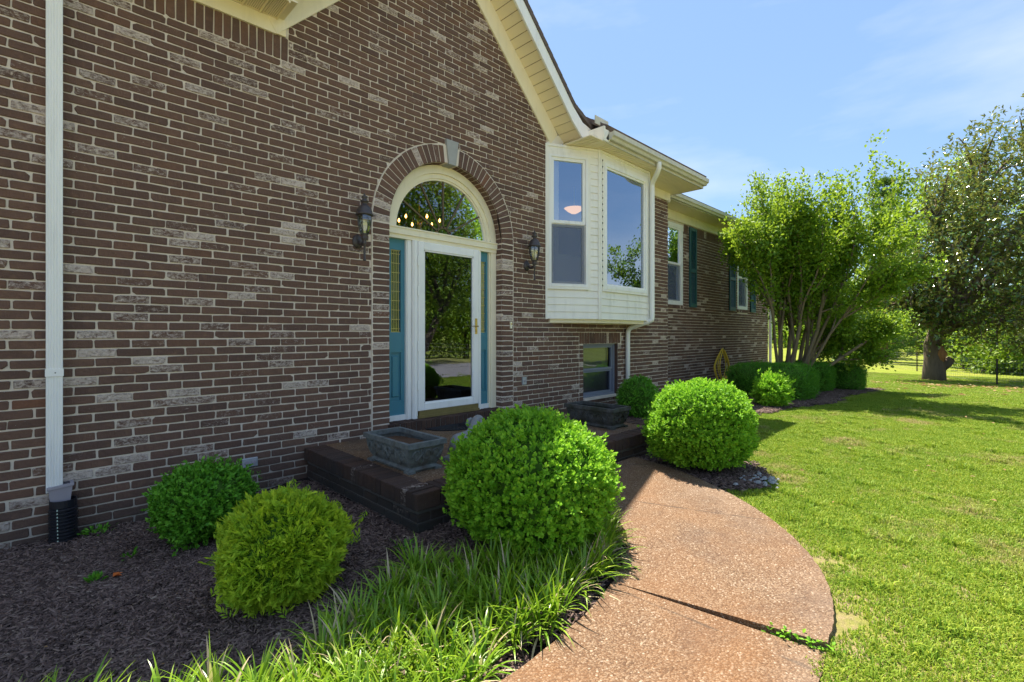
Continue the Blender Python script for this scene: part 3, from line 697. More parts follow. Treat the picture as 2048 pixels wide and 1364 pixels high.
# basement window
plw = Plane((0,0), (1,0))
window(plw, BW[0]+.01, BW[1]-.01, BW[2], BW[3], BW[2]+.43, -.09, .035, ('grey_frame','grey_frame'), blinds=True, sashw=.035)
mb = MB(); mb.box(BW[0], BW[1], -.03, .1, BW[2]-.035, BW[2]-.002); mb.build('window_sill', M['mortar'], house)
mb = MB(); mb.box(BW[0]-.02, BW[0], .001, .16, BW[2], BW[3]); mb.box(BW[1], BW[1]+.02, .001, .16, BW[2], BW[3]); mb.box(BW[0], BW[1], .001, .16, BW[3], BW[3]+.02); mb.build('window_reveal', M['brick'], house)
mb = MB(); mb.box(BW[0]-.3, BW[1]+.3, .21, 1.5, .2, 1.7); mb.build('basement_room', M['dark'], house)

# ---- bay window
BA, BB, BC, BD = (5.335, 0.0), (6.12, -0.40), (7.56, -0.40), (8.345, 0.0); BZ0, BZ1 = 1.725, 4.285
bay = MB()
for p, q in ((BA, BB), (BB, BC), (BC, BD)):
    pl = Plane(p, q); pl.box(bay, 0, pl.len, -.05, -.012, BZ0, BZ1)
bay_o = bay.build('bay_window', M['siding'], house)
bm_ = bmesh.new(); bm_.from_mesh(bay_o.data); bm_.to_mesh(bay_o.data); bm_.free()
mb = MB(); mb.add([(x, y+.012, BZ0+.004) for x, y in (BA, BB, BC, BD)] + [(x, y+.012, BZ0+.035) for x, y in (BA, BB, BC, BD)], [(0,1,2,3),(4,5,6,7),(0,1,5,4),(1,2,6,5),(2,3,7,6)]); mb.build('bay_underside', M['cream'], house)
mb = MB(); q_ = [(BA[0]+.08, 0.0), (BB[0]+.02, BB[1]+.05), (BC[0]-.02, BC[1]+.05), (BD[0]-.08, 0.0)]; mb.add([(x, y, 1.668) for x, y in q_] + [(x, y, 1.728) for x, y in q_], [(0,1,2,3),(0,1,5,4),(1,2,6,5),(2,3,7,6)]); mb.build('bay_skirt', M['cream'], house)
SP = .1055
for fi, (p, q) in enumerate(((BA, BB), (BB, BC), (BC, BD))):
    pl = Plane(p, q); z = BZ0; 
    wu0, wu1, wz0, wz1 = ((.05,.675,2.20,4.135), (.10,1.345,2.19,4.12), (.2,.82,2.20,4.135))[fi]
    while z < BZ1-.02:
        z1 = min(z+SP, BZ1)
        segs = [(.022, pl.len-.022)] if (z1 < wz0-.0 or z > wz1) else [(.022, wu0), (wu1, pl.len-.022)]
        for a, b_ in segs:
            if b_-a < .03: continue
            mb = MB(); vs = [pl(a,-.010,z), pl(b_,-.010,z), pl(b_,.014,z), pl(a,.014,z), pl(a,-.010,z1-.001), pl(b_,-.010,z1-.001), pl(b_,.002,z1-.001), pl(a,.002,z1-.001)]
            mb.add(vs, [(0,3,2,1),(4,5,6,7),(0,1,5,4),(1,2,6,5),(2,3,7,6),(3,0,4,7)]); mb.build('siding_board', M['siding'], bay_o)
        z += SP
    mb = MB()
    for a, b_ in ((-.004, .03), (pl.len-.03, pl.len+.004)): pl.box(mb, a, b_, -.012, .021, BZ0-.006, BZ1)
    pl.box(mb, wu0-.045, wu0, -.012, .024, wz0-.04, wz1+.045); pl.box(mb, wu1, wu1+.045, -.012, .024, wz0-.04, wz1+.045)
    pl.box(mb, wu0, wu1, -.012, .024, wz1, wz1+.045); pl.box(mb, wu0, wu1, -.012, .030, wz0-.04, wz0)
    pl.box(mb, .03, pl.len-.03, -.011, .019, BZ1-.035, BZ1)
    mb.build('window_trim', M['siding'], bay_o)
    if fi != 1: window(pl, wu0, wu1, wz0, wz1, 3.13, -.0, .035, ('white','white'), screen=True, sashw=.045)
    else: window(pl, wu0, wu1, wz0, wz1, None, -.0, .05, ('white','white'), sashw=.03)
    # vertical weep holes down the corner post
    if fi == 1:
        mb = MB(); z = BZ0+.5
        while z < BZ1-.1: pl.box(mb, .052, .058, .013, .0245, z, z+.022); z += .095
        mb.build('weep_slot', M['black'], bay_o, kind='stuff')
# cut the glazed openings out of the bay shell by replacing it with strips
bpy.data.objects.remove(bay_o.children[0]) if False else None
sh = MB()
for fi, (p, q) in enumerate(((BA, BB), (BB, BC), (BC, BD))):
    pl = Plane(p, q); wu0, wu1, wz0, wz1 = ((.05,.675,2.20,4.135), (.10,1.345,2.19,4.12), (.2,.82,2.20,4.135))[fi]
    pl.box(sh, 0, wu0, -.05, -.012, BZ0, BZ1); pl.box(sh, wu1, pl.len, -.05, -.012, BZ0, BZ1); pl.box(sh, wu0, wu1, -.05, -.012, BZ0, wz0); pl.box(sh, wu0, wu1, -.05, -.012, wz1, BZ1)
me = bpy.data.meshes.new('bay_shell'); me.from_pydata(sh.v, [], sh.f); me.materials.append(M['siding']); bay_o.data = me
mb = MB(); mb.box(5.345, 8.335, .02, 3.0, 1.81, 4.28); ro = mb.build('bay_room', M['room_blue'], house)
bmh = bmesh.new(); bmh.from_mesh(ro.data); bmesh.ops.delete(bmh, geom=[f for f in bmh.faces if f.calc_center_median().y < .05], context='FACES'); bmh.to_mesh(ro.data); bmh.free()
mb = MB(); mb.add([(x, y+.05, 1.80) for x, y in (BA, BB, BC, BD)], [(0,1,2,3)]); mb.build('bay_seat', M['white'], house)

# ---- gable trim (right rake drawn as a polyline in x,z; left rake is its mirror, ending on the left eave)
def offset(poly, d):
    out = []
    for i, p in enumerate(poly):
        a = np.array(poly[max(i-1, 0)]); b_ = np.array(poly[min(i+1, len(poly)-1)]); t = (b_-a)/np.linalg.norm(b_-a); out.append((p[0]-t[1]*d, p[1]+t[0]*d))
    return out
RK = [(GX, GC-GX), (5.50, 4.55), (5.72, 4.385), (5.96, 4.335)]   # soffit line of the right rake
def strip(mb, lo, hi, y0, y1):
    for i in range(len(lo)-1):
        q = [lo[i], lo[i+1], hi[i+1], hi[i]]
        mb.add([(x, y0, z) for x, z in q] + [(x, y1, z) for x, z in q], [(0,1,2,3),(4,7,6,5),(0,4,5,1),(2,6,7,3)] + ([(0,3,7,4)] if i == 0 else []) + ([(1,5,6,2)] if i == len(lo)-2 else []))
up = lambda d: [(x, z+d) for x, z in RK]
OV = .36
mb = MB(); fl = [(GX, GC-GX-.33), (5.42, 4.29)]; fh = [(GX, GC-GX), (5.58, 4.47)]; strip(mb, fl, fh, -.03, .0)
mb.build('rake_frieze', M['cream'], house)
mb = MB(); strip(mb, [(5.345, 4.29), (5.50, 4.25)], [(5.60, 4.47), (5.74, 4.385)], -.026, -.0); mb.build('rake_return_board', M['siding'], house)
mb = MB(); strip(mb, up(-.025), up(.195), -OV-.028, -OV); mb.build('rake_fascia', M['white'], house)
# soffit panels laid across the rake, one by one
mbp = []; seg = []
for i in range(len(RK)-1):
    a, b_ = np.array(RK[i]), np.array(RK[i+1]); ln = np.linalg.norm(b_-a); n_ = max(1, round(ln/.125))
    for k in range(n_): seg.append((a+(b_-a)*k/n_, a+(b_-a)*(k+1)/n_))
for a, b_ in seg:
    mb = MB(); t = (b_-a)/np.linalg.norm(b_-a); nrm_ = np.array((-t[1], t[0])); g = .006
    if nrm_[1] < 0: nrm_ = -nrm_
    a2, b2 = a+t*.002, b_-t*g
    q = [a2, b2, b2+nrm_*.012, a2+nrm_*.012]
    mb.add([(p[0], -.028, p[1]) for p in q] + [(p[0], -OV+.002, p[1]) for p in q], [(0,1,2,3),(4,7,6,5),(0,4,5,1),(1,5,6,2),(2,6,7,3),(3,7,4,0)]); mb.build('soffit_panel', M['soffit'], house)
mb = MB(); strip(mb, up(.014), up(.02), -OV, -.0); mb.build('soffit_backing', M['vent'], house)
# left rake
LF = lambda x: 2*GX-x
mb = MB(); strip(mb, [(1.60, 4.253), (GX, 6.12+.13)], [(1.49, 4.42), (GX, GC-GX)], -.034, .0); mb.build('rake_frieze', M['cream'], house)
lr = [(1.40, 4.285), (GX, GC-GX)]
for k in range(1, 22):
    a = np.array(lr[0]); b_ = np.array(lr[1]); mb = MB(); p0 = a+(b_-a)*k/22; p1 = a+(b_-a)*(k+.95)/22
    mb.add([(p0[0],-.028,p0[1]),(p1[0],-.028,p1[1]),(p1[0],-OV,p1[1]),(p0[0],-OV,p0[1])] + [(p0[0],-.028,p0[1]+.015),(p1[0],-.028,p1[1]+.015),(p1[0],-OV,p1[1]+.015),(p0[0],-OV,p0[1]+.015)], [(0,1,2,3),(4,7,6,5),(0,4,5,1),(1,5,6,2),(2,6,7,3),(3,7,4,0)]); mb.build('soffit_panel', M['soffit'], house)
mb = MB(); strip(mb, [(1.50, 4.36), (GX, GC-GX-.025)], [(1.50, 4.58), (GX, GC-GX+.195)], -OV-.028, -OV); mb.build('rake_fascia', M['white'], house)
# left eave: frieze, vented soffit, fascia and gutter
mb = MB(); mb.box(-3.0, 1.60, -.03, .0, 4.253, 4.385); mb.build('frieze_board', M['cream'], house)
mb = MB(); mb.box(1.30, 1.66, -.36, -.001, 4.402, 4.42); mb.box(1.30, 1.68, -.027, -.0095, 4.26, 4.50); mb.build('corner_block', M['soffit'], house)
mb = MB(); x = 1.60
while x > -3.0:
    mb.box(x-.13, x-.012, -.36, -.029, 4.388, 4.398); mb.box(x-.012, x, -.36, -.029, 4.376, 4.398); x -= .142
mb.build('eave_soffit', M['soffit'], house)
mb = MB(); x = 1.60; 
while x > -0.2:
    for i in range(7):
        for j_ in range(14):
            xx = x-.118+i*.0155; yy_ = -.06-j_*.021; mb.add([(xx,yy_,4.3872),(xx+.008,yy_,4.3872),(xx+.008,yy_-.010,4.3872),(xx,yy_-.010,4.3872)], [(0,3,2,1)])
    x -= .142
mb.build('vent_hole', M['vent'], house, kind='stuff')
mb = MB(); mb.box(-3.0, 1.49, -.385, -.36, 4.36, 4.55); mb.build('fascia', M['white'], house)

# ---- roofs
def roof_slab(name, quad, th=.05):
    q = [Vector(p) for p in quad]; n_ = (q[1]-q[0]).cross(q[3]-q[0]).normalized()
    if n_.z < 0: n_ = -n_
    mb = MB(); mb.add([tuple(p) for p in q] + [tuple(p+n_*th) for p in q], [(0,1,2,3),(4,7,6,5),(0,4,5,1),(1,5,6,2),(2,6,7,3),(3,7,4,0)])
    # shingle courses as thin overlapping steps
    L_ = (q[3]-q[0]).length; k = 0; st = .14
    while k*st < min(L_, 6.0)-.01:
        f0, f1 = k*st/L_, min(1, (k*st+.16)/L_); a, b_ = q[0].lerp(q[3], f0), q[1].lerp(q[2], f0); c_, d_ = q[1].lerp(q[2], f1), q[0].lerp(q[3], f1)
        mb.add([tuple(a+n_*(th+.001)), tuple(b_+n_*(th+.001)), tuple(c_+n_*(th+.002)), tuple(d_+n_*(th+.002)), tuple(a+n_*(th+.014)), tuple(b_+n_*(th+.014)), tuple(c_+n_*(th+.006)), tuple(d_+n_*(th+.006))], [(0,1,2,3),(4,7,6,5),(0,4,5,1),(1,5,6,2),(2,6,7,3),(3,7,4,0)]); k += 1
    return mb.build(name, M['shingle'], house)
PI_ = .62
roof_slab('roof', [(5.9,-.66,4.46),(9.2,-.66,4.46),(9.2,4.2,4.46+PI_*4.86),(5.9,4.2,4.46+PI_*4.86)])
roof_slab('roof', [(-3.2,-.37,4.55),(1.5,-.37,4.55),(1.5,4.2,4.55+PI_*4.64),(-3.2,4.2,4.55+PI_*4.64)])
pk = GC-GX+.20
roof_slab('roof', [(5.95,-.40,4.54),(5.95,3.2,4.54),(5.50,3.2,4.75),(5.50,-.40,4.75)])
roof_slab('roof', [(5.50,-.40,4.75),(5.50,3.2,4.75),(GX,3.2,pk),(GX,-.40,pk)])
roof_slab('roof', [(1.45,-.40,4.50),(1.45,3.2,4.50),(GX,3.2,pk),(GX,-.40,pk)])
roof_slab('roof', [(8.9,.12,4.41),(17.0,.12,4.41),(17.0,4.5,4.41+PI_*4.38),(8.9,4.5,4.41+PI_*4.38)], .03)
mb = MB(); mb.box(-3, 8.95, 4.3, 4.5, 0, 7.2); mb.box(8.95, 16.65, 4.6, 4.8, 0, 6.9); mb.box(-3.0, -2.8, .001, 4.3, -.2, 4.4); mb.build('rear_wall', M['dark'], house)
# ---- bay eave: soffit, fascia, gutter, downspout
mb = MB(); x = 5.60
while x < 9.15: mb.box(x, x+.062, -.625, -.001 if x > 8.3 else -.001, 4.290, 4.305); mb.box(x+.062, x+.075, -.625, -.001, 4.299, 4.305); x += .075
mb.build('eave_soffit', M['soffit'], house)
mb = MB(); mb.box(8.30, 8.995, -.035, .0, 4.13, 4.289); mb.box(8.995, 9.03, -.035, .60, 4.13, 4.289); mb.build('frieze_board', M['cream'], house)
mb = MB(); mb.box(5.96, 9.16, -.645, -.626, 4.285, 4.47); mb.box(9.141, 9.16, -.626, .12, 4.285, 4.47); mb.build('fascia', M['gutter'], house)
GP = [(0,0),(.055,0),(.075,.035),(.105,.05),(.11,.115),(.098,.12),(.094,.105),(.012,.105),(.004,.12),(0,.12)]
def gutter(x0, x1, yb, z0):
    mb = MB(); mb.prism(GP, x0, x1, lambda u, v, d: (d, yb-u, z0+v)); return mb.build('gutter', M['gutter'], house)
gutter(5.98, 9.17, -.646, 4.325); gutter(-3.0, 1.30, -.386, 4.43)
mb = MB(); mb.add([(5.80,-.55,4.555),(6.06,-.60,4.52),(6.06,-.60,4.63),(5.80,-.55,4.67),(5.80,-.54,4.555),(6.06,-.59,4.52),(6.06,-.59,4.63),(5.80,-.54,4.67)], [(0,1,2,3),(4,7,6,5),(0,4,5,1),(1,5,6,2),(2,6,7,3),(3,7,4,0)]); mb.build('splash_guard', M['gutter'], house)
mb = MB(); mb.add([(5.93,-.40,4.30),(6.0,-.66,4.30),(6.0,-.66,4.45),(5.93,-.40,4.45),(5.85,-.40,4.30),(5.92,-.66,4.33)], [(0,1,2,3),(0,3,4),(1,5,2)]); mb.build('gutter_end_board', M['siding'], house)
mb = MB(); mb.box(5.86, 5.979, -.66, -.30, 4.292, 4.50); mb.box(5.76, 5.979, -.358, -.05, 4.40, 4.53); mb.build('valley_closure', M['siding'], house)
def sm(pts, n=5): 
    P = [np.array(p, float) for p in pts]; P = [2*P[0]-P[1]] + P + [2*P[-1]-P[-2]]; out = []
    for i in range(1, len(P)-2):
        for k in range(n):
            t = k/n; a, b_, c, d = P[i-1], P[i], P[i+1], P[i+2]; out.append(tuple(0.5*((2*b_)+(-a+c)*t+(2*a-5*b_+4*c-d)*t*t+(-a+3*b_-3*c+d)*t**3)))
    out.append(tuple(P[-2])); return out
mb = MB(); pts = sm([(7.36,-.70,4.33),(7.37,-.70,4.24)],2)[:-1] + sm([(7.37,-.70,4.24),(7.42,-.62,4.15),(7.535,-.485,4.07),(7.545,-.475,3.95)], 4)[:-1] + [(7.545,-.475,3.9),(7.545,-.475,1.86)] + sm([(7.545,-.475,1.80),(7.535,-.44,1.72),(7.47,-.14,1.62),(7.455,-.065,1.56),(7.45,-.055,1.48)], 4)[:-1] + [(7.45,-.055,1.42),(7.45,-.055,.30)]
mb.tube(pts, .040, 10); mb.build('downspout', M['white'], house, smooth=True)
mb = MB(); mb.tube(sm([(9.0,.05,4.33),(9.02,.06,4.26),(8.98,.0,4.16),(8.96,-.03,4.1)], 4), .035, 8); mb.build('downspout_elbow', M['gutter'], house, smooth=True)

# ---- wing
WY = 0.6; WX1 = 16.62
mb = MB(); W1, W2 = (9.98, 10.84, 2.17, 4.03), (14.12, 14.88, 2.20, 4.03)
panel(mb, 8.99, W1[0], -.3, 4.31, WY); panel(mb, W1[1], W2[0], -.3, 4.31, WY); panel(mb, W2[1], WX1, -.3, 4.31, WY)
for w_ in (W1, W2): panel(mb, w_[0], w_[1], -.3, w_[2], WY); panel(mb, w_[0], w_[1], w_[3], 4.31, WY)
mb.box(WX1-.01, WX1, WY+.001, 4.6, -.5, 4.31)
wing = mb.build('wing_wall', M['mortar'], house)
mb = MB(); hz = [(w_[0]-.004, w_[1]+.004, w_[2]-.09, w_[3]+.3) for w_ in (W1, W2)]
for (x0, x1, z0, z1) in cells(9.0, WX1, -0.1, 3.88, hz, rb): put_brick(mb, brick_poly(x0, x1, z0, z1, rb), WY-.009, WY+.001, brick_att(rb), r=rb)
x0 = 9.0
while x0 < WX1-CP:
    if not any(w_[0]-CP < x0 < w_[1] for w_ in (W1, W2)): put_brick(mb, brick_poly(x0, x0+CP-MJ, 3.89, 4.075, rb), WY-.009, WY+.001, brick_att(rb), r=rb)
    x0 += CP
for w_ in (W1, W2):
    x0 = w_[0]
    while x0 < w_[1]-.03: put_brick(mb, brick_poly(x0, x0+CP-MJ, w_[2]-.085, w_[2]-.006, rb), WY-.03, WY+.001, brick_att(rb), r=rb); x0 += CP
for (x0, x1, z0, z1) in cells(WY, 4.5, -0.4, 4.2, [], rb): put_brick(mb, brick_poly(x0, x1, z0, z1, rb), WX1+.009, WX1-.005, brick_att(rb), fn=lambda u, v, d: (d, u, v), r=rb)
mb.build('brickwork', M['brick'], wing, kind='stuff')
plg = Plane((0, WY), (1, WY))
for w_ in (W1, W2):
    window(plg, *w_, rail=3.10, w=-.02, trim=.085, mats=('white','white'), screen=True)
    mb = MB(); mb.box(w_[0]-.3, w_[1]+.3, WY+.13, WY+2, w_[2]-.2, 4.2); mb.build('wing_room', M['dark'], house)
def shutter(x0, x1, z0, z1):
    mb = MB(); y = WY-.014; st = .045
    mb.box(x0, x0+st, y-.032, y, z0, z1); mb.box(x1-st, x1, y-.032, y, z0, z1)
    zm = z0+(z1-z0)*.46
    for a, b_ in ((z0, z0+.09), (zm-.04, zm+.04), (z1-.07, z1)): mb.box(x0+st, x1-st, y-.031, y, a, b_)
    s_ = mb.build('shutter', M['shutter'], house)
    lv = MB()
    for a, b_ in ((z0+.09, zm-.04), (zm+.04, z1-.07)):
        z = a
        while z < b_-.02: lv.add([(x0+st,y-.026,z),(x1-st,y-.026,z),(x1-st,y-.006,z+.026),(x0+st,y-.006,z+.026),(x0+st,y-.020,z-.002),(x1-st,y-.020,z-.002)], [(0,1,2,3),(0,4,5,1)]); z += .027
    lv.build('louvre', M['shutter'], s_, kind='stuff')
for a, b_ in ((9.32, 9.68), (11.14, 11.50), (13.52, 13.93), (15.07, 15.45)): shutter(a, b_, 2.14, 4.04)
mb = MB(); mb.box(9.03, WX1+.03, WY-.035, WY, 4.085, 4.289); mb.build('frieze_board', M['cream'], house)
mb = MB(); x = 9.2
while x < 17.0: mb.box(x, x+.062, .17, WY-.001, 4.290, 4.303); mb.box(x+.062, x+.075, .17, WY-.001, 4.298, 4.303); x += .075
mb.build('eave_soffit', M['soffit'], house)
mb = MB(); mb.box(9.17, 17.0, .15, .169, 4.286, 4.43); mb.box(16.98, 17.0, .17, 4.4, 4.2, 4.45); mb.build('fascia', M['gutter'], house); gutter(9.18, 17.0, .149, 4.30)
mb = MB(); mb.tube([(16.72,.45,4.28),(16.72,WY-.04,4.1),(16.72,WY-.04,.35)], .045, 8); mb.build('downspout', M['white'], house)

# ---- left downspout, outlets, doorbell
mb = MB(); dx0, dx1 = .066, .153; prof = []
n_ = 6
for i in range(n_):
    a = dx0+(dx1-dx0)*i/n_; w_ = (dx1-dx0)/n_
    prof += [(a+w_*.08, -.082), (a+w_*.62, -.082), (a+w_*.70, -.0785), (a+w_*.98, -.0785)]
prof = [(dx0, -.076)] + prof[:] + [(dx1, -.076), (dx1, -.014), (dx0, -.014)]
mb.prism(prof, .40, 4.50, lambda u, v, d: (u, v, d)); dsp = mb.build('downspout', M['white'], house)
mb = MB(); mb.box(dx0-.004, dx1+.004, -.087, -.012, 1.205, 1.255); mb.build('strap', M['white'], dsp)
mb = MB(); mb.tube([((dx0+dx1)/2+.004, -.089, 1.23), ((dx0+dx1)/2+.004, -.086, 1.23)], .004, 8); mb.build('screw', M['black'], dsp)
def outlet(x, z, w_, h_):
    mb = MB(); mb.bbox(x-w_/2, x+w_/2, -.03, -.005, z-h_/2, z+h_/2, .004); o = mb.build('outlet_box', M['outlet'], house)
    for s_ in ((-1, 1) if w_ > .1 else (0,)):
        m2 = MB(); m2.lathe([(.0,0),(.02,0),(.02,.006),(.012,.008)], (0,0,0), 12); m2.v = [(x+s_*w_*.22+p[0], -.03-p[2], z+p[1]) for p in m2.v]; m2.build('outlet_flap', M['grey_plastic'], o)
outlet(1.375, .362, .125, .078); outlet(4.875, .848, .075, .105)
mb = MB(); mb.box(4.595, 4.63, -.03, -.014, 1.575, 1.665); do = mb.build('doorbell', M['cream'], house)
mb = MB(); mb.tube([(4.6125,-.036,1.635),(4.6125,-.03,1.635)], .01, 10); mb.build('button', M['brass'], do)

# ================================================================== porch
porch = thing('porch', 'low brick porch with pebbled top and blackened brick edging before the door', 'porch', (3.63,-.95,0.03))
X0, X1, Y0, ZT = 1.85, 5.42, -1.93, .412
rp = random.Random(5)
patt = lambda: (rp.random()*.8, (rp.uniform(.45,.8) if rp.random() < .12 else rp.uniform(0,.3)), rp.random())
mb = MB(); mb.box(X0+.035, X1-.035, Y0+.035, -.02, -.12, .29); mb.box(X0+.012, X1-.012, Y0+.012, -.02, .292, .398); mb.build('core', M['porch_mortar'], porch)
mb = MB(); mb.box(X0+.20, X1-.20, Y0+.20, -.012, .35, .407); mb.build('pebbled_top', M['porch_top'], porch)
fL = lambda u, v, d: (d, u, v)
y = -.02
while y > Y0+.03:                                  # edging bricks on the left and right sides
    for xo, xi in ((X0, X0+.20), (X1, X1-.20)):
        mb = MB(); put_brick(mb, [(p[0], p[1]) for p in brick_poly(y-CP+.006, y, .296, ZT+rp.uniform(-.003,.003), rp)], xo+rp.uniform(-.003,.003) if xo < 3 else xo, xi, patt(), fn=(fL if xo < 3 else (lambda u, v, d: (2*X1-d if False else d, u, v))), bev=(.005 if xo < 3 else -.005), r=rp)
        mb.build('edging_brick', M['porch_brick'], porch)
    y -= CP
x = X0+.205
while x < X1-.22:
    mb = MB(); put_brick(mb, brick_poly(x, x+CP-.006, .296, ZT+rp.uniform(-.003,.003), rp), Y0+rp.uniform(-.003,.003), Y0+.20, patt(), r=rp, bev=.005); mb.build('edging_brick', M['porch_brick'], porch); x += CP
mb = MB(); put_brick(mb, brick_poly(X0+.001, X0+.20, .297, ZT-.001, rp), Y0-.001, Y0+.06, patt(), r=rp); mb.build('edging_brick', M['porch_brick'], porch)
for row in range(-1, 4):
    zb = .0+row*CP; off = (row % 2)*LP/2
    k = -1
    while X0+.03+off+k*LP < X1-.04:
        a, b_ = max(X0+.03, X0+.03+off+k*LP), min(X1-.03, X0+.03+off+(k+1)*LP-MJ); k += 1
        if b_-a > .03: mb = MB(); put_brick(mb, brick_poly(a, b_, zb, zb+CP-MJ, rp), Y0+.026, Y0+.09, patt(), r=rp); mb.build('face_brick', M['porch_brick'], porch)
    k = -1
    while Y0+.03+off+k*LP < -.02:
        a, b_ = max(Y0+.03, Y0+.03+off+k*LP), min(-.02, Y0+.03+off+(k+1)*LP-MJ); k += 1
        if b_-a > .03: mb = MB(); put_brick(mb, brick_poly(a, b_, zb, zb+CP-MJ, rp), X0+.026, X0+.09, patt(), fn=fL, r=rp); mb.build('face_brick', M['porch_brick'], porch)

# ---- planters
def planter(label, mat, cx, cy, soil, grp):
    t = thing('stone_planter', label, 'planter', (cx, cy, ZT-.005), grp); z0 = ZT-.003; hl, hw = .35, .18
    def ringp(sx, sy): return [(cx-sx, cy-sy), (cx+sx, cy-sy), (cx+sx, cy+sy), (cx-sx, cy+sy)]
    mb = MB(); prof = [(.135,.305,.0),(.143,.315,.018),(.130,.30,.028),(.122,.292,.036),(.146,.312,.075),(.160,.326,.125),(.166,.334,.175),(.170,.340,.20)]
    vs = []; 
    for sx, sy, z in prof: vs += [(x, y, z0+z) for x, y in ringp(sx, sy)]
    fs = [(i*4+k, i*4+(k+1) % 4, i*4+4+(k+1) % 4, i*4+4+k) for i in range(len(prof)-1) for k in range(4)] + [(3,2,1,0)]
    mb.add(vs, fs); body = mb.build('bowl', mat, t)
    mb = MB(); ro, ri = ringp(.184, .356), ringp(.150, .32)
    for k in range(4):
        q = [ro[k], ro[(k+1) % 4], ri[(k+1) % 4], ri[k]]
        mb.add([(x, y, z0+.198) for x, y in q] + [(x, y, z0+.238) for x, y in q], [(0,3,2,1),(4,5,6,7),(0,1,5,4),(2,3,7,6)])
    mb.build('rim', mat, t)
    for sx in (-1, 1):
        for sy in (-1, 1):
            mb = MB(); mb.box(cx+sx*.128-.03, cx+sx*.128+.03, cy+sy*.29-.04, cy+sy*.29+.04, z0-.002, z0+.016); mb.build('foot', mat, t)
    mb = MB(); n_ = 9; g = [(cx-.15+.3*i/(n_-1), cy-.32+.64*j/(n_-1)) for i in range(n_) for j in range(n_)]
    mb.add([(x, y, z0+.165+.03*math.exp(-((x-cx)**2+(y-cy)**2)/.02)+rp.uniform(-.006,.008)) for x, y in g], [(i*n_+j, (i+1)*n_+j, (i+1)*n_+j+1, i*n_+j+1) for i in range(n_-1) for j in range(n_-1)]); mb.build('soil', soil, t)
    # carved scrolls in relief on the long and short sides
    mb = MB()
    def face_pt(u, h, side):    # side 0: -x face, u along y; 1: -y face, u along x
        i = 4; a, b_ = (.146,.312,.075), (.166,.334,.175); t_ = (h-.075)/.1; sx = a[0]+(b_[0]-a[0])*t_; sy = a[1]+(b_[1]-a[1])*t_
        return (cx-sx-.004, cy+u, z0+h) if side == 0 else ((cx+u, cy-sy-.004, z0+h) if side == 1 else (cx+sx+.004, cy+u, z0+h))
    for side in (0, 1, 2):
        us = [-.24,-.14,-.04,.06,.16,.25] if side != 1 else [-.09, .01, .10]
        for k, u0 in enumerate(us):
            s_ = 1 if k % 2 else -1
            pts = [face_pt(u0+s_*.038*(1-.72*i/12)*cos(i*.62), .125+.055*(1-.72*i/12)*sin(i*.62), side) for i in range(13)]; mb.tube(pts, [.008-.0004*i for i in range(13)], 5)
            pts = [face_pt(u0+s_*(-.045+.02*sin(i*.9)), .06+.13*i/6, side) for i in range(7)]; mb.tube(pts, [.004,.007,.009,.009,.008,.006,.003], 5)
    mb.build('carved_scroll', mat, t, smooth=True)
planter('weathered grey green rectangular stone planter with scroll carving left of the doormat', M['planter'], 2.235, -1.155, M['potting'], 'stone planters on the porch')
planter('blackened mossy rectangular stone planter in front of the basement window', M['planter_dark'], 4.85, -1.26, M['soil'], 'stone planters on the porch')

# ---- lying animal statue, mostly behind the big boxwood
st = thing('animal_statue', 'pale grey concrete lying animal statue half hidden behind the big round boxwood', 'statue', (2.83,-1.30,ZT-.005))
dirv = np.array([.42,.20,0]); dirv /= np.linalg.norm(dirv); o0 = np.array([2.83,-1.30,ZT])
P = lambda a, z, s=0: tuple(o0 + dirv*a + np.array([-dirv[1], dirv[0], 0])*s + np.array([0,0,z]))
mb = MB(); c4 = [P(-.30,0,-.11), P(.30,0,-.11), P(.30,0,.11), P(-.30,0,.11)]; mb.add(c4 + [(x, y, z+.03) for x, y, z in c4], [(0,3,2,1),(4,5,6,7),(0,1,5,4),(1,2,6,5),(2,3,7,6),(3,0,4,7)]); mb.build('plinth', M['statue'], st)
mb = MB(); mb.tube([P(-.27,.09),P(-.25,.11),P(-.19,.125),P(-.10,.12),P(0,.12),P(.08,.13),P(.13,.18),P(.15,.23),P(.165,.255),P(.20,.262),P(.245,.245),P(.285,.235),P(.295,.233)], [.02,.075,.10,.098,.095,.092,.075,.062,.062,.062,.048,.032,.010], 14)
mb.tube([P(-.15,.06,.09),P(-.05,.055,.10),P(.0,.05,.10)], [.05,.045,.025], 8); mb.tube([P(-.15,.06,-.09),P(-.05,.055,-.10),P(.0,.05,-.10)], [.05,.045,.025], 8)
mb.tube([P(.10,.08,.06),P(.2,.055,.06),P(.29,.05,.06)], [.04,.03,.025], 8); mb.tube([P(.10,.08,-.06),P(.2,.055,-.06),P(.29,.05,-.06)], [.04,.03,.025], 8)
mb.build('body', M['statue'], st, smooth=True)
for s_ in (-1, 1):
    mb = MB(); mb.tube([P(.15,.295,.045*s_),P(.135,.28,.066*s_),P(.13,.24,.074*s_),P(.135,.205,.07*s_)], [.012,.022,.026,.010], 8); mb.build('ear', M['statue'], st, smooth=True)

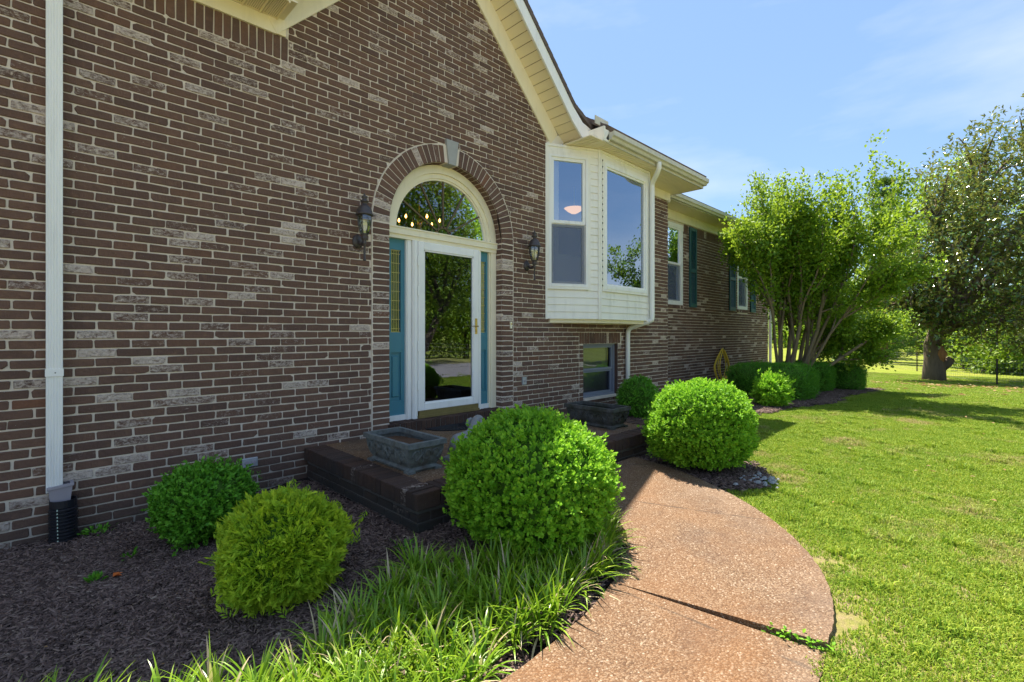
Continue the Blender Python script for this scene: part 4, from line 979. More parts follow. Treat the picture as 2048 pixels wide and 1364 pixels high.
# ---- half-round doormat with ribs
mt = MB(); cx, cy = 3.665, -.075; n_ = 28; rr = [(cx+.47*cos(a), cy-.34*sin(a)) for a in np.linspace(0, pi, n_)]
mt.add([(x, y, .410) for x, y in rr] + [(x, y, .420) for x, y in rr], [tuple(range(n_-1, -1, -1)), tuple(range(n_, 2*n_))] + [(i, (i+1) % n_, (i+1) % n_+n_, i+n_) for i in range(n_)])
dm = thing('doormat', 'black half round rubber doormat with radiating ribs at the door sill', 'doormat', (cx, cy, .410))
mt.build('pad', M['mat'], dm)
mb = MB()
for a in np.linspace(.08, pi-.08, 30): mb.tube([(cx+.08*cos(a), cy-.055*sin(a), .421), (cx+.45*cos(a), cy-.325*sin(a), .421)], .006, 4)
mb.build('rib', M['mat'], dm, kind='stuff')

# ---- wall lanterns
def lantern(x, label):
    y = -.16; t = thing('wall_lantern', label, 'lantern', (x, -.02, 2.42), 'lanterns either side of the door')
    mb = MB(); mb.lathe([(.0,0),(.058,0),(.058,.008),(.045,.02),(.03,.028),(.0,.03)], (0,0,0), 20); mb.v = [(x+p[0]*1.0, -.010-p[2], 2.455+p[1]*1.25) for p in mb.v]; mb.build('back_plate', M['bronze'], t, smooth=True)
    mb = MB(); mb.tube(sm([(x,-.03,2.455),(x,-.07,2.425),(x,-.12,2.42),(x,y,2.45),(x,y,2.485)], 4), [.016]*17, 8); mb.build('arm', M['bronze'], t, smooth=True)
    mb = MB(); mb.lathe([(0,-.235),(.016,-.232),(.017,-.222),(.011,-.214),(.011,-.07),(.019,-.06),(.019,-.045),(.013,-.035),(.03,-.015),(.033,.0),(.026,.018),(.036,.03),(.038,.04),(.0,.042)], (x, y, 2.475), 14); mb.build('tail_rod', M['bronze'], t, smooth=True)
    mb = MB(); mb.lathe([(.038,2.512),(.048,2.54),(.060,2.59),(.068,2.65),(.068,2.705)], (x, y, 0), 8); mb.build('glass_shade', M['lamp_glass'], t)
    mb = MB()
    for k in range(8):
        a = 2*pi*k/8; mb.tube([(x+.040*cos(a), y+.040*sin(a), 2.512),(x+.050*cos(a), y+.050*sin(a), 2.54),(x+.062*cos(a), y+.062*sin(a), 2.59),(x+.070*cos(a), y+.070*sin(a), 2.65),(x+.070*cos(a), y+.070*sin(a), 2.708)], .0032, 5)
    mb.build('glazing_rib', M['bronze'], t)
    mb = MB(); mb.lathe([(.03,2.702),(.088,2.700),(.092,2.708),(.080,2.722),(.077,2.745),(.066,2.775),(.046,2.80),(.026,2.812),(.024,2.826),(.042,2.838),(.044,2.846),(.026,2.858),(.02,2.87),(.032,2.88),(.03,2.892),(.012,2.905),(.006,2.92),(.0,2.935)], (x, y, 0), 20); mb.build('cap', M['bronze'], t, smooth=True)
    mb = MB(); mb.lathe([(0,2.52),(.012,2.525),(.013,2.55),(.024,2.575),(.03,2.60),(.024,2.63),(0,2.64)], (x, y, 0), 12); mb.build('bulb', M['bulb'], t, smooth=True)
lantern(2.40, 'bronze wall lantern with clear glass panes left of the arched doorway')
lantern(4.93, 'bronze wall lantern between the arched doorway and the bay window')

# ---- lit chandelier seen through the fan window, lamp in the bay room
ch = thing('chandelier', 'lit chandelier with small candle bulbs seen through the fan window', 'chandelier', (4.5, 2.0, 3.19))
mb = MB(); mb.tube([(4.5,2,5.2),(4.5,2,3.19)], .012, 6); mb.lathe([(0,-.1),(.05,-.05),(.03,.05),(.06,.12),(0,.16)], (4.5,2,3.24), 10); mb.build('stem', M['brass'], ch, smooth=True)
for k in range(6):
    a = 2*pi*k/6+.3; ex, ey = 4.5+.33*cos(a), 2+.33*sin(a)
    mb = MB(); mb.tube(sm([(4.5,2,3.24),(4.5+.18*cos(a),2+.18*sin(a),3.14),(ex,ey,3.21),(ex,ey,3.25)], 3), .009, 6); mb.tube([(ex,ey,3.25),(ex,ey,3.32)], .014, 6); ao = mb.build('arm', M['brass'], ch, smooth=True)
    mb = MB(); mb.lathe([(0,0),(.014,.012),(.018,.03),(.010,.055),(0,.07)], (ex,ey,3.32), 8); mb.build('bulb', M['flame'], ao, smooth=True)
    mb = MB(); mb.tube([(ex,ey,3.33),(ex*.3+4.5*.7,ey*.3+2*.7,4.2)], .003, 4); mb.build('chain', M['brass'], ch)
pd = thing('pendant_lamp', 'lit frosted ceiling lamp seen through the upper sash of the bay window', 'lamp', (7.28, 1.0, 3.72))
mb = MB(); mb.lathe([(0,-.02),(.05,-.01),(.12,.03),(.19,.09),(.185,.09),(.11,.04),(.04,.005)], (7.28,1.0,3.78), 18); mb.build('shade', M['glow'], pd, smooth=True)
mb = MB(); mb.tube([(7.28,1,3.8),(7.28,1,4.28)], .012, 6); mb.build('rod', M['brass'], pd)

# ---- black corrugated drain under the downspout
dr = thing('drain_pipe', 'black corrugated drain pipe with grey adapter below the left downspout', 'drain pipe', (.155,-.075,.0))
prof = [(.0,-.06)]; z = -.06
while z < .29: prof += [(.070,z),(.079,z+.006),(.079,z+.013),(.070,z+.019)]; z += .0235
prof += [(.074,.295),(.074,.345),(.068,.345),(.066,.29),(.0,.28)]
mb = MB(); mb.lathe(prof, (.155,-.088,0), 24); mb.build('pipe', M['black_pipe'], dr, smooth=False)
mb = MB(); cxx, cyy = .140, -.062
def rr_(hw, hd, z, tilt=.1): return [(cxx-hw, cyy-hd, z-hw*tilt), (cxx+hw, cyy-hd, z+hw*tilt), (cxx+hw, cyy+hd, z+hw*tilt), (cxx-hw, cyy+hd, z-hw*tilt)]
lv = [rr_(.048,.038,.30), rr_(.052,.040,.335), rr_(.060,.044,.40), rr_(.062,.046,.425), rr_(.070,.052,.428), rr_(.070,.052,.445), rr_(.05,.036,.446)]
mb.add([p for l_ in lv for p in l_], [(i*4+k, i*4+(k+1) % 4, i*4+4+(k+1) % 4, i*4+4+k) for i in range(len(lv)-1) for k in range(4)]); mb.build('adapter', M['grey_plastic'], dr)
mb = MB(); 
for k in range(13): z = .28-k*.0235; mb.box(.118+.002*k*.2, .124+.002*k*.2, -.1585, -.1535, z, z+.012)
mb.build('stripe', m_plain('pale_green_stripe', (.5,.62,.5), .5), dr, kind='stuff')

# ---- coiled yellow hose on the wing wall
hs = thing('garden_hose', 'coiled yellow garden hose hanging on the wing wall beside the hedge', 'hose', (12.85, WY-.05, .25))
mb = MB(); rh = random.Random(4); pts = []
for k in range(5):
    wv, hv, oy = rh.uniform(.26,.5), rh.uniform(.40,.46), rh.uniform(.03,.10); cx = 12.87+rh.uniform(-.12,.12)
    for i in range(20):
        a = pi/2 + 2*pi*i/20; s_ = sin(a); w_ = wv*(1 - .45*max(0, s_))
        pts.append((cx*(1-max(0,s_)) + 12.86*max(0,s_) + w_*cos(a), WY-.03-oy-.01*cos(3*a), .68+hv*s_))
mb.tube(pts, .013, 7); mb.build('coil', M['hose'], hs, smooth=True)
mb = MB(); mb.tube([(12.86,WY-.002,1.10),(12.86,WY-.15,1.10),(12.86,WY-.16,1.15)], .012, 6); mb.build('hook', M['black'], hs)

# ================================================================== plants
def leaf_mesh(name, pos, ax, nr, Ln, Wd, mat, rnd, fold=.25, droop=.0, parent=None, kind=None):
    pos, ax = np.asarray(pos), norm(np.asarray(ax)); s = norm(np.cross(ax, nr)); nr = np.cross(s, ax); n = len(pos)
    Ln = np.broadcast_to(np.asarray(Ln, float).reshape(-1, 1), (n, 1)); Wd = np.broadcast_to(np.asarray(Wd, float).reshape(-1, 1), (n, 1))
    Vv = np.empty((n, 4, 3)); Vv[:,0] = pos; Vv[:,1] = pos+ax*Ln*.5+s*Wd*.5+nr*Wd*fold; Vv[:,2] = pos+ax*Ln-nr*Ln*droop; Vv[:,3] = pos+ax*Ln*.5-s*Wd*.5+nr*Wd*fold
    b0 = np.arange(n)[:, None]*4; Ft = np.concatenate([b0+np.array([[0,1,2]]), b0+np.array([[0,2,3]])], 0)
    c = np.ones((n, 4, 4)); c[:, :, 0] = np.asarray(rnd).reshape(-1, 1); c[:, :, 1] = RNG.random((n, 1)); 
    me = np_mesh(name, Vv.reshape(-1, 3), Ft, mat, c.reshape(-1, 4)); return link(name, me, parent, kind)
def lumps(d, amp, seed, f=4.0):
    r = np.random.default_rng(seed); o = np.zeros(len(d))
    for k in range(7): v = r.normal(size=3); v /= np.linalg.norm(v); o += np.sin(d@v*f*r.uniform(.6,1.8)+r.uniform(0,6.3))
    return o*amp/3.0
def shell(mb_name, c, R, mat, parent, sq=2.0, zcut=-.85, amp=.03, seed=1):
    nu, nv = 28, 16; V_ = []; 
    for j in range(nv+1):
        ph = -pi/2+pi*j/nv
        for i in range(nu): V_.append((cos(ph)*cos(2*pi*i/nu), cos(ph)*sin(2*pi*i/nu), sin(ph)))
    V_ = np.array(V_); ra = superr(V_, sq); V_ = V_*ra[:, None]*(1+lumps(V_, amp, seed))[:, None]; V_[:,2] = np.maximum(V_[:,2], zcut); V_ = V_*np.array(R)+np.array(c)
    q = [(j*nu+i, j*nu+(i+1) % nu, (j+1)*nu+(i+1) % nu, (j+1)*nu+i) for j in range(nv) for i in range(nu)]
    return link(mb_name, np_mesh(mb_name, V_, q, mat, smooth=True), parent)
def superr(d, p):
    if p == 2.0: return np.ones(len(d))
    return 1.0/np.power((np.abs(d)**p).sum(1), 1/p)
def bush(name, label, cat, base, R, nsprig, leafL, leafW, mat, group=None, sq=2.0, zc=None, per=9, sprig=.05, amp=.05, seed=1, zcut=-.9, spray=False, up=.5, shag=.05, core=True):
    """base: point on the ground; R: half sizes"""
    t = thing(name, label, cat, base, group); c = np.array(base)+np.array([0,0,R[2]*.93]) if zc is None else np.array([base[0], base[1], zc])
    d = rand_dirs(int(nsprig*1.25)); d = d[d[:,2] > zcut+.02]; n = len(d)
    lay = RNG.random(n); rad = np.where(lay < .72, RNG.uniform(.95,1.0,n), RNG.uniform(.80,.95,n)) + np.abs(RNG.normal(0, shag, n))*(RNG.random(n) < .25)
    k = superr(d, sq)*rad*(1+lumps(d, amp, seed)+lumps(d, amp*.5, seed+50, 11))
    p = d*k[:, None]; p[:,2] = np.maximum(p[:,2], zcut+RNG.uniform(0,.08,n)); p = p*np.array(R)+c
    nr = norm(d/np.array(R)); ax = norm(nr + np.array([0,0,up]) + RNG.normal(0, .55 if spray else .36, (n, 3)))
    hol = lumps(d, 1.0, seed+77, 7.5); keep_ = (hol > -.95) | (rad < .9) | (RNG.random(n) < .55)
    stray = (RNG.random(n) < .012) & (d[:,2] > -.2); p = p+nr*(stray*RNG.uniform(.02,.07,n))[:,None]
    d, rad, p, nr, ax = d[keep_], rad[keep_], p[keep_], nr[keep_], ax[keep_]; n = len(d)
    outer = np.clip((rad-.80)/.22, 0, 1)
    if not spray:
        tt = RNG.random((n, per)); an = RNG.uniform(0, 2*pi, (n, per)); e1 = norm(np.cross(ax, rand_dirs(n))); e2 = np.cross(ax, e1)
        rd = e1[:,None]*np.cos(an)[...,None]+e2[:,None]*np.sin(an)[...,None]
        pos = p[:,None]-ax[:,None]*sprig*(1-tt)[...,None]; la = norm(rd*(1.15-tt*.8)[...,None]+ax[:,None]*.75+RNG.normal(0,.15,(n,per,3)))
        ln = np.cross(np.cross(la, ax[:,None]), la)*-1
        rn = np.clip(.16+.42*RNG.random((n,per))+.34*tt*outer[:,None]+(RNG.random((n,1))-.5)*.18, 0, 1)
        S = RNG.uniform(.75,1.15,(n*per))
        leaf_mesh('foliage', pos.reshape(-1,3), la.reshape(-1,3), norm(ln.reshape(-1,3)+1e-6), leafL*S, leafW*S, mat, rn.ravel(), parent=t)
    else:                                            # flat feathery sprays
        e1 = norm(np.cross(ax, np.cross(nr, rand_dirs(n))+1e-6)); m = 9
        tt = np.tile(np.linspace(0, .8, m), (n, 1)); sg = np.tile(np.array([(-1)**i for i in range(m)]), (n, 1))
        bend = np.tile(np.linspace(1.0,.15,m), (n, 1))
        pos = p[:,None]-ax[:,None]*(sprig*(1-tt))[...,None]; la = norm(ax[:,None]+e1[:,None]*(sg*bend*.85)[...,None]+RNG.normal(0,.12,(n,m,3)))
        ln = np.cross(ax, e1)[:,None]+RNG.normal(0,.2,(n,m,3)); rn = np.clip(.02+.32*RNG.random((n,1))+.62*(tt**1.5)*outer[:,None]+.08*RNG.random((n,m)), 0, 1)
        S = RNG.uniform(.8,1.2,n*m)
        leaf_mesh('foliage', pos.reshape(-1,3), la.reshape(-1,3), norm(ln.reshape(-1,3)), leafL*S, leafW*S, mat, rn.ravel(), parent=t)
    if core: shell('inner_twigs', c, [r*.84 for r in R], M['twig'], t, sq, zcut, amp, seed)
    mb = MB(); mb.tube([(base[0],base[1],base[2]-.05),(base[0]+.01,base[1],c[2]-R[2]*.3)], [.03,.02], 6); mb.build('stem', M['bark'], t)
    return t
gz = lambda x, y: float(ground(x, y))
BG = 'round boxwoods around the porch'
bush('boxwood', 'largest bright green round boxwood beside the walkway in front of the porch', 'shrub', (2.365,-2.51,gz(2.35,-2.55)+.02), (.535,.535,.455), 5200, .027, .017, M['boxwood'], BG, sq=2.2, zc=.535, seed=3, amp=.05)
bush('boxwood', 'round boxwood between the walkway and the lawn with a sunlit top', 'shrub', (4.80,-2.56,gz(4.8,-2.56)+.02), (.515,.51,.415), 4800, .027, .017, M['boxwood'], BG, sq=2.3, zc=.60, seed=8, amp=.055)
bush('boxwood', 'small dark green boxwood against the wall behind the yellowish arborvitae', 'shrub', (.87,-.75,gz(.84,-.72)+.02), (.32,.31,.28), 2300, .026, .016, M['boxwood_dark'], BG, zc=.31, seed=12, amp=.075, shag=.1)
bush('boxwood', 'little boxwood below the white downspout behind the dark planter', 'shrub', (6.85,-.62,gz(6.85,-.6)+.1), (.32,.32,.34), 1500, .024, .014, M['boxwood_dark'], BG, zc=.50, seed=14, amp=.07, shag=.08)
bush('arborvitae', 'yellow green globe arborvitae in the mulch bed', 'shrub', (.99,-1.93,gz(.99,-1.93)+.02), (.315,.31,.29), 3800, .034, .0095, M['arbor'], zc=.335, sq=2.3, seed=20, amp=.07, sprig=.085, spray=True, up=.25, shag=.06)
HG = 'clipped yew hedges along the wing'
bush('yew_hedge', 'long clipped dark green yew hedge nearest the hose', 'hedge', (11.0,-1.30,.17), (.72,.76,.37), 6000, .028, .008, M['yew'], HG, sq=5.0, zc=.52, seed=31, amp=.02, sprig=.06, up=.35)
bush('yew_hedge', 'clipped yew bush in the middle of the hedge row', 'hedge', (12.85,-1.42,.16), (.55,.56,.37), 3600, .030, .009, M['yew'], HG, sq=4.0, zc=.51, seed=32, amp=.02, sprig=.06, up=.35)
bush('yew_hedge', 'clipped yew bush at the far end of the hedge row by the lawn', 'hedge', (14.0,-1.85,.13), (.48,.52,.35), 2800, .030, .009, M['yew'], HG, sq=4.5, zc=.46, seed=33, amp=.02, sprig=.06, up=.35)
bush('leafy_shrub', 'small loose light green shrub in front of the long yew hedge', 'shrub', (9.55,-1.75,.17), (.30,.30,.30), 620, .060, .030, M['boxwood'], zc=.47, seed=36, amp=.12, sprig=.10, per=8, shag=.2, core=False)
bush('leafy_shrub', 'low yellow green seedling shrub in front of the lilyturf at the walkway edge', 'shrub', (1.05,-3.02,.06), (.13,.12,.10), 110, .022, .011, M['crepe'], zc=.17, seed=37, amp=.2, sprig=.07, per=8, shag=.3, core=False)

# ---- lilyturf border
LIR = [(-1.2,-2.05),(0,-2.28),(.75,-2.68),(1.15,-2.50),(1.55,-2.30),(1.9,-2.62),(2.85,-2.35),(3.02,-2.5),(2.84,-2.84),(2.38,-3.09),(1.9,-3.22),(1.35,-3.23),(0.4,-3.24),(-1.2,-3.2)]
cl = RNG.uniform((-1.2,-3.35), (3.1,-2.0), (1600, 2)); cl = cl[inpoly(cl, LIR)]
keep = []
for p in cl:
    if all((p[0]-q[0])**2+(p[1]-q[1])**2 > .088**2 for q in keep): keep.append(p)
cl = np.array(keep); SEG = 7; Vs = []; Fs = []; Cs = []; nb = 0
for (x, y) in cl:
    m = RNG.integers(44, 60); az = RNG.uniform(0, 2*pi, m); Ln = RNG.uniform(.15,.29,m)*RNG.uniform(.8,1.15); Wd = RNG.uniform(.009,.015,m); lean = RNG.uniform(.08,1.15,m); curl = RNG.uniform(.6,1.7,m)
    dead = RNG.random(m) < (.22 if RNG.random() < .3 else .07)
    for i in range(m):
        d = np.array([cos(az[i]), sin(az[i]), 0]); sd = np.array([-d[1], d[0], 0]); th = lean[i]*(1.35 if dead[i] else 1.0); p = np.array([x, y, gz(x, y)+.015]) + d*RNG.uniform(0,.035)
        for k in range(SEG+1):
            f = k/SEG; w = Wd[i]*(.55+.9*f if f < .5 else 2.0*(1-f)+.02)*1.0
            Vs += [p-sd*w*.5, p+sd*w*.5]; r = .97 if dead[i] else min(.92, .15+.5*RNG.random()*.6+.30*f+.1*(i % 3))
            Cs += [(r, .5, .5, 1)]*2
            a = min(2.3, th+curl[i]*f*f*(.6+lean[i]*.6)); p = p+(d*sin(a)+np.array([0,0,cos(a)]))*Ln[i]/SEG
            if p[2] < gz(x, y)+.012: p[2] = gz(x, y)+.012
        for k in range(SEG): Fs.append((nb+2*k, nb+2*k+1, nb+2*k+3, nb+2*k+2))
        nb += 2*(SEG+1)
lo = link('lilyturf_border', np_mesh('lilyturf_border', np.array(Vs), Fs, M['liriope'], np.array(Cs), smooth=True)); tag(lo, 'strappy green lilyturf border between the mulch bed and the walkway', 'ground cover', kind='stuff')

# ---- scattered patches: grass, mulch, leaves (instances of small hand-built patches)
def scatter(name, protos, pts, rot, scl, idx, label, cat):
    me = bpy.data.meshes.new(name); me.vertices.add(len(pts)); me.vertices.foreach_set('co', np.asarray(pts, np.float32).ravel())
    a = me.attributes.new('rot', 'FLOAT_VECTOR', 'POINT'); a.data.foreach_set('vector', np.asarray(rot, np.float32).ravel())
    a = me.attributes.new('scl', 'FLOAT', 'POINT'); a.data.foreach_set('value', np.asarray(scl, np.float32))
    a = me.attributes.new('pid', 'INT', 'POINT'); a.data.foreach_set('value', np.asarray(idx, np.int32))
    o = link(name, me); tag(o, label, cat, kind='stuff')
    ng = bpy.data.node_groups.new(name, 'GeometryNodeTree'); ng.interface.new_socket('Geometry', in_out='INPUT', socket_type='NodeSocketGeometry'); ng.interface.new_socket('Geometry', in_out='OUTPUT', socket_type='NodeSocketGeometry')
    gi = ng.nodes.new('NodeGroupInput'); go = ng.nodes.new('NodeGroupOutput'); jn = ng.nodes.new('GeometryNodeJoinGeometry')
    def at(nm, ty): n_ = ng.nodes.new('GeometryNodeInputNamedAttribute'); n_.data_type = ty; n_.inputs[0].default_value = nm; return n_.outputs[0]
    ra, sa, ia = at('rot', 'FLOAT_VECTOR'), at('scl', 'FLOAT'), at('pid', 'INT')
    for k, po in enumerate(protos):
        oi = ng.nodes.new('GeometryNodeObjectInfo'); oi.inputs['Object'].default_value = po; oi.inputs['As Instance'].default_value = True
        cp = ng.nodes.new('FunctionNodeCompare'); cp.data_type = 'INT'; cp.operation = 'EQUAL'; ng.links.new(ia, cp.inputs[2]); cp.inputs[3].default_value = k
        ip = ng.nodes.new('GeometryNodeInstanceOnPoints'); ng.links.new(gi.outputs[0], ip.inputs['Points']); ng.links.new(cp.outputs[0], ip.inputs['Selection']); ng.links.new(oi.outputs['Geometry'], ip.inputs['Instance']); ng.links.new(ra, ip.inputs['Rotation']); ng.links.new(sa, ip.inputs['Scale']); ng.links.new(ip.outputs[0], jn.inputs[0])
    ng.links.new(jn.outputs[0], go.inputs[0]); md = o.modifiers.new('scatter', 'NODES'); md.node_group = ng
    return o
def blade_patch(name, n, size, h0, h1, w, mat):
    p = np.stack([RNG.uniform(-size/2,size/2,n), RNG.uniform(-size/2,size/2,n), np.full(n, -.004)], 1); az = RNG.uniform(0,2*pi,n); h = RNG.uniform(h0,h1,n); ln_ = RNG.uniform(.1,1.0,n)
    d = np.stack([np.cos(az), np.sin(az), np.zeros(n)], 1); s = np.stack([-np.sin(az), np.cos(az), np.zeros(n)], 1); u = np.array([0,0,1.0])
    Vv = np.empty((n,5,3)); W = RNG.uniform(.7,1.3,n)[:,None]*w; mid = p+d*(h*ln_*.3)[:,None]+u*(h*.6)[:,None]; tip = p+d*(h*ln_*.9)[:,None]+u*(h*(1-.35*ln_))[:,None]
    Vv[:,0] = p-s*W*.5; Vv[:,1] = p+s*W*.5; Vv[:,2] = mid+s*W*.45; Vv[:,3] = mid-s*W*.45; Vv[:,4] = tip
    b0 = np.arange(n)[:,None]*5; Ft = np.concatenate([b0+np.array([[0,1,2]]), b0+np.array([[0,2,3]]), b0+np.array([[3,2,4]])], 0)
    c = np.ones((n,5,4)); c[:,:,0] = RNG.random((n,1))*.75+np.array([0,0,.12,.12,.25]); c[:,:,1] = RNG.random((n,1))
    return bpy.data.objects.new(name, np_mesh(name, Vv.reshape(-1,3), Ft, mat, c.reshape(-1,4)))
gp = [blade_patch('grass_patch', 850, .27, .010, .036, .0046, M['grass']) for _ in range(5)]
def clear(P, polys, m=.10):
    ok = np.ones(len(P), bool)
    for dx, dy in ((0,0),(m,0),(-m,0),(0,m),(0,-m),(m*.7,m*.7),(-m*.7,m*.7),(m*.7,-m*.7),(-m*.7,-m*.7)):
        for poly in polys: ok &= ~inpoly(P+np.array([dx,dy]), poly)
    return ok
def grid(x0, x1, y0, y1, st):
    X, Y = np.meshgrid(np.arange(x0,x1,st), np.arange(y0,y1,st), indexing='ij'); P = np.stack([X.ravel(), Y.ravel()], 1); return P+RNG.uniform(-st*.45, st*.45, P.shape)
G1 = grid(-3, 14, -9, -1.5, .155); G1 = G1[clear(G1, [WALKPOLY], .035) & clear(G1, [BED_L, BED_R], .10)]
# bare scuffed spots by the walkway edge stay thin
bare = [(3.42,-4.05,.16),(3.1,-4.35,.18),(2.75,-4.75,.22),(3.6,-5.0,.2),(4.0,-4.6,.12)]
for bx, by, br in bare: G1 = G1[((G1[:,0]-bx)**2+(G1[:,1]-by)**2 > br**2) | (RNG.random(len(G1)) < .85)]
G2 = grid(14, 30, -10, 3.5, .26); G2 = G2[clear(G2, [BED_R], .1) & ~((G2[:,0] < 17.0) & (G2[:,1] > -.6))]
GG = np.concatenate([G1, G2]); sc = np.concatenate([RNG.uniform(.85,1.15,len(G1)), RNG.uniform(1.5,1.9,len(G2))])
GT = RNG.uniform((2.5,-8), (15,-2.2), (750,2)); GT = GT[clear(GT, [WALKPOLY, BED_L, BED_R], .1)]
gp += [blade_patch('grass_tuft', 110, .10, .030, .065, .0055, M['grass']) for _ in range(2)]
NG0 = len(GG); GG = np.concatenate([GG, GT]); sc = np.concatenate([sc, RNG.uniform(.7,1.3,len(GT))]); gid = np.concatenate([RNG.integers(0,5,NG0), RNG.integers(5,7,len(GT))])
rot = np.stack([np.zeros(len(GG)), np.zeros(len(GG)), RNG.uniform(0,2*pi,len(GG))], 1)
scatter('lawn_grass', gp, np.column_stack([GG, ground(GG[:,0], GG[:,1])]), rot, sc, gid, 'short sunlit yellow green lawn grass', 'grass')
def chip_patch(name, n, size):
    Vv = []; Fv = []; Cv = []
    for i in range(n):
        l_, w_, t_ = RNG.uniform(.012,.055)*(1.7 if RNG.random() < .06 else 1), RNG.uniform(.004,.010)*(1.9 if RNG.random() < .1 else 1), RNG.uniform(.0015,.005); az = RNG.uniform(0,2*pi); ti = RNG.normal(0,.28); c = np.array([RNG.uniform(-size/2,size/2), RNG.uniform(-size/2,size/2), RNG.uniform(.0,.018)])
        d = np.array([cos(az)*cos(ti), sin(az)*cos(ti), sin(ti)]); s = np.array([-sin(az), cos(az), RNG.normal(0,.25)]); u = np.cross(d, s); b0 = len(Vv)
        for sx, sy, sz in ((-1,-.6,-1),(1,-1,-1),(1.1,.5,-1),(-.9,1,-1),(-1,-.6,1),(1,-1,1),(1.1,.5,1),(-.9,1,1)): Vv.append(c+d*l_*.5*sx+s*w_*.5*sy+u*t_*.5*sz)
        r = RNG.random(); Cv += [(r,.5,.5,1)]*8
        for f in ((4,5,6,7),(0,1,5,4),(1,2,6,5),(2,3,7,6),(3,0,4,7)): Fv.append([b0+k for k in f])
    return bpy.data.objects.new(name, np_mesh(name, np.array(Vv), Fv, M['chip'], np.array(Cv)))
cpp = [chip_patch('mulch_patch', 330, .30) for _ in range(4)]
PORCHP = [(X0,Y0),(X1,Y0),(X1,0),(X0,0)]
C1 = np.concatenate([grid(-3, 4.4, -3.4, -.14, .145), grid(4.4, 17, -3.2, .45, .17)]); C1 = C1[(inpoly(C1, BED_L) | inpoly(C1, BED_R)) & ~inpoly(C1, PORCHP) & clear(C1, [WALKPOLY], .14) & ((C1[:,0] > 9) | (C1[:,1] < -.14))]
rot = np.stack([np.zeros(len(C1)), np.zeros(len(C1)), RNG.uniform(0,2*pi,len(C1))], 1)
scatter('mulch', cpp, np.column_stack([C1, ground(C1[:,0], C1[:,1])+.022]), rot, RNG.uniform(.9,1.15,len(C1)), RNG.integers(0,4,len(C1)), 'dark brown shredded bark mulch covering the beds', 'mulch')
# fallen leaves: many under the magnolia, a few on the lawn; pale stone chips by the boxwood
n = 420; lx = np.concatenate([RNG.normal(21.5,2.4,330), RNG.uniform(4,16,60), RNG.uniform(-.5,3,30)]); ly = np.concatenate([RNG.normal(-3.6,1.1,330), RNG.uniform(-5.5,-3.0,60), RNG.uniform(-2.2,-.3,30)])
sz = np.concatenate([RNG.uniform(.09,.17,330), RNG.uniform(.03,.07,60), RNG.uniform(.015,.03,30)])
az = RNG.uniform(0,2*pi,n); okk = clear(np.column_stack([lx,ly]), [WALKPOLY, PORCHP], .05)
leaf_mesh('fallen_leaves', np.column_stack([lx,ly,ground(lx,ly)+.055])[okk], np.stack([np.cos(az),np.sin(az),RNG.normal(0,.12,n)],1)[okk], (np.array([0,0,1.])+RNG.normal(0,.25,(n,3)))[okk], sz[okk], (sz*.45)[okk], M['dry_leaf'], RNG.random(n)[okk])
tag(bpy.data.objects['fallen_leaves'], 'dry brown and yellow fallen leaves lying on the lawn', 'leaves', kind='stuff')
mb = MB()
for i in range(45):
    x, y = RNG.normal(4.78,.13), RNG.normal(-3.12,.07); s_ = RNG.uniform(.008,.028); z = gz(x,y)+.035
    mb.add([(x-s_,y-s_*.6,z),(x+s_,y-s_*.8,z),(x+s_*.8,y+s_,z),(x-s_*.7,y+s_*.7,z),(x-s_*.5,y-s_*.3,z+s_*.6),(x+s_*.5,y-s_*.3,z+s_*.7),(x+s_*.4,y+s_*.5,z+s_*.5),(x-s_*.4,y+s_*.4,z+s_*.6)], [(4,5,6,7),(0,1,5,4),(1,2,6,5),(2,3,7,6),(3,0,4,7)])
tag(mb.build('stone_chips', M['stone']), 'pale grey stone chips on the mulch by the lawn-side boxwood', 'gravel', kind='stuff')
# weeds in the walkway joint and the mulch
wp = []; wa = []
for k in range(38):
    f = RNG.uniform(.72,1.0); x = JA[0]+(JB[0]-JA[0])*f+RNG.normal(.015,.012); y = JA[1]+(JB[1]-JA[1])*f+RNG.normal(0,.015)
    if y < -4.22: continue
    for _ in range(4): wp.append((x+RNG.normal(0,.012), y+RNG.normal(0,.012), walk_z(x,y)-.03+RNG.uniform(0,.05))); wa.append((RNG.normal(), RNG.normal(), RNG.uniform(.1,.8)))
wp, wa = np.array(wp), np.array(wa); lw = leaf_mesh('joint_weeds', wp, wa, np.array([0,0,1.])+RNG.normal(0,.3,(len(wp),3)), RNG.uniform(.016,.03,len(wp)), RNG.uniform(.010,.018,len(wp)), M['boxwood'], RNG.random(len(wp))*.6)
tag(lw, 'small green weeds growing in the open joint of the walkway', 'weeds', kind='stuff')
def weed(x, y, n_, r, L_, mat, label, z0=None):
    z = (gz(x,y)+.035) if z0 is None else z0; t = np.column_stack([RNG.normal(x,r,n_), RNG.normal(y,r,n_), z+np.abs(RNG.normal(0,r*.5,n_))]); a = t-np.array([x,y,z-.03]); o = leaf_mesh('weed', t, a+RNG.normal(0,.02,(n_,3)), np.array([0,0,1.])+RNG.normal(0,.4,(n_,3)), L_, L_*.45, mat, RNG.random(n_)*.8); tag(o, label, 'weed')
weed(.33,-.14,60,.045,.035,M['boxwood_dark'],'small green weed beside the black drain pipe')
weed(.26,-1.02,22,.018,.05,M['boxwood_dark'],'tiny green weed in the mulch left of the orange leaf')
weed(1.70,-2.02,26,.03,.04,M['boxwood_dark'],'little green weed at the foot of the porch corner')
weed(.45,-.78,10,.02,.04,M['boxwood_dark'],'tiny weed in the mulch between the drain pipe and the small boxwood')
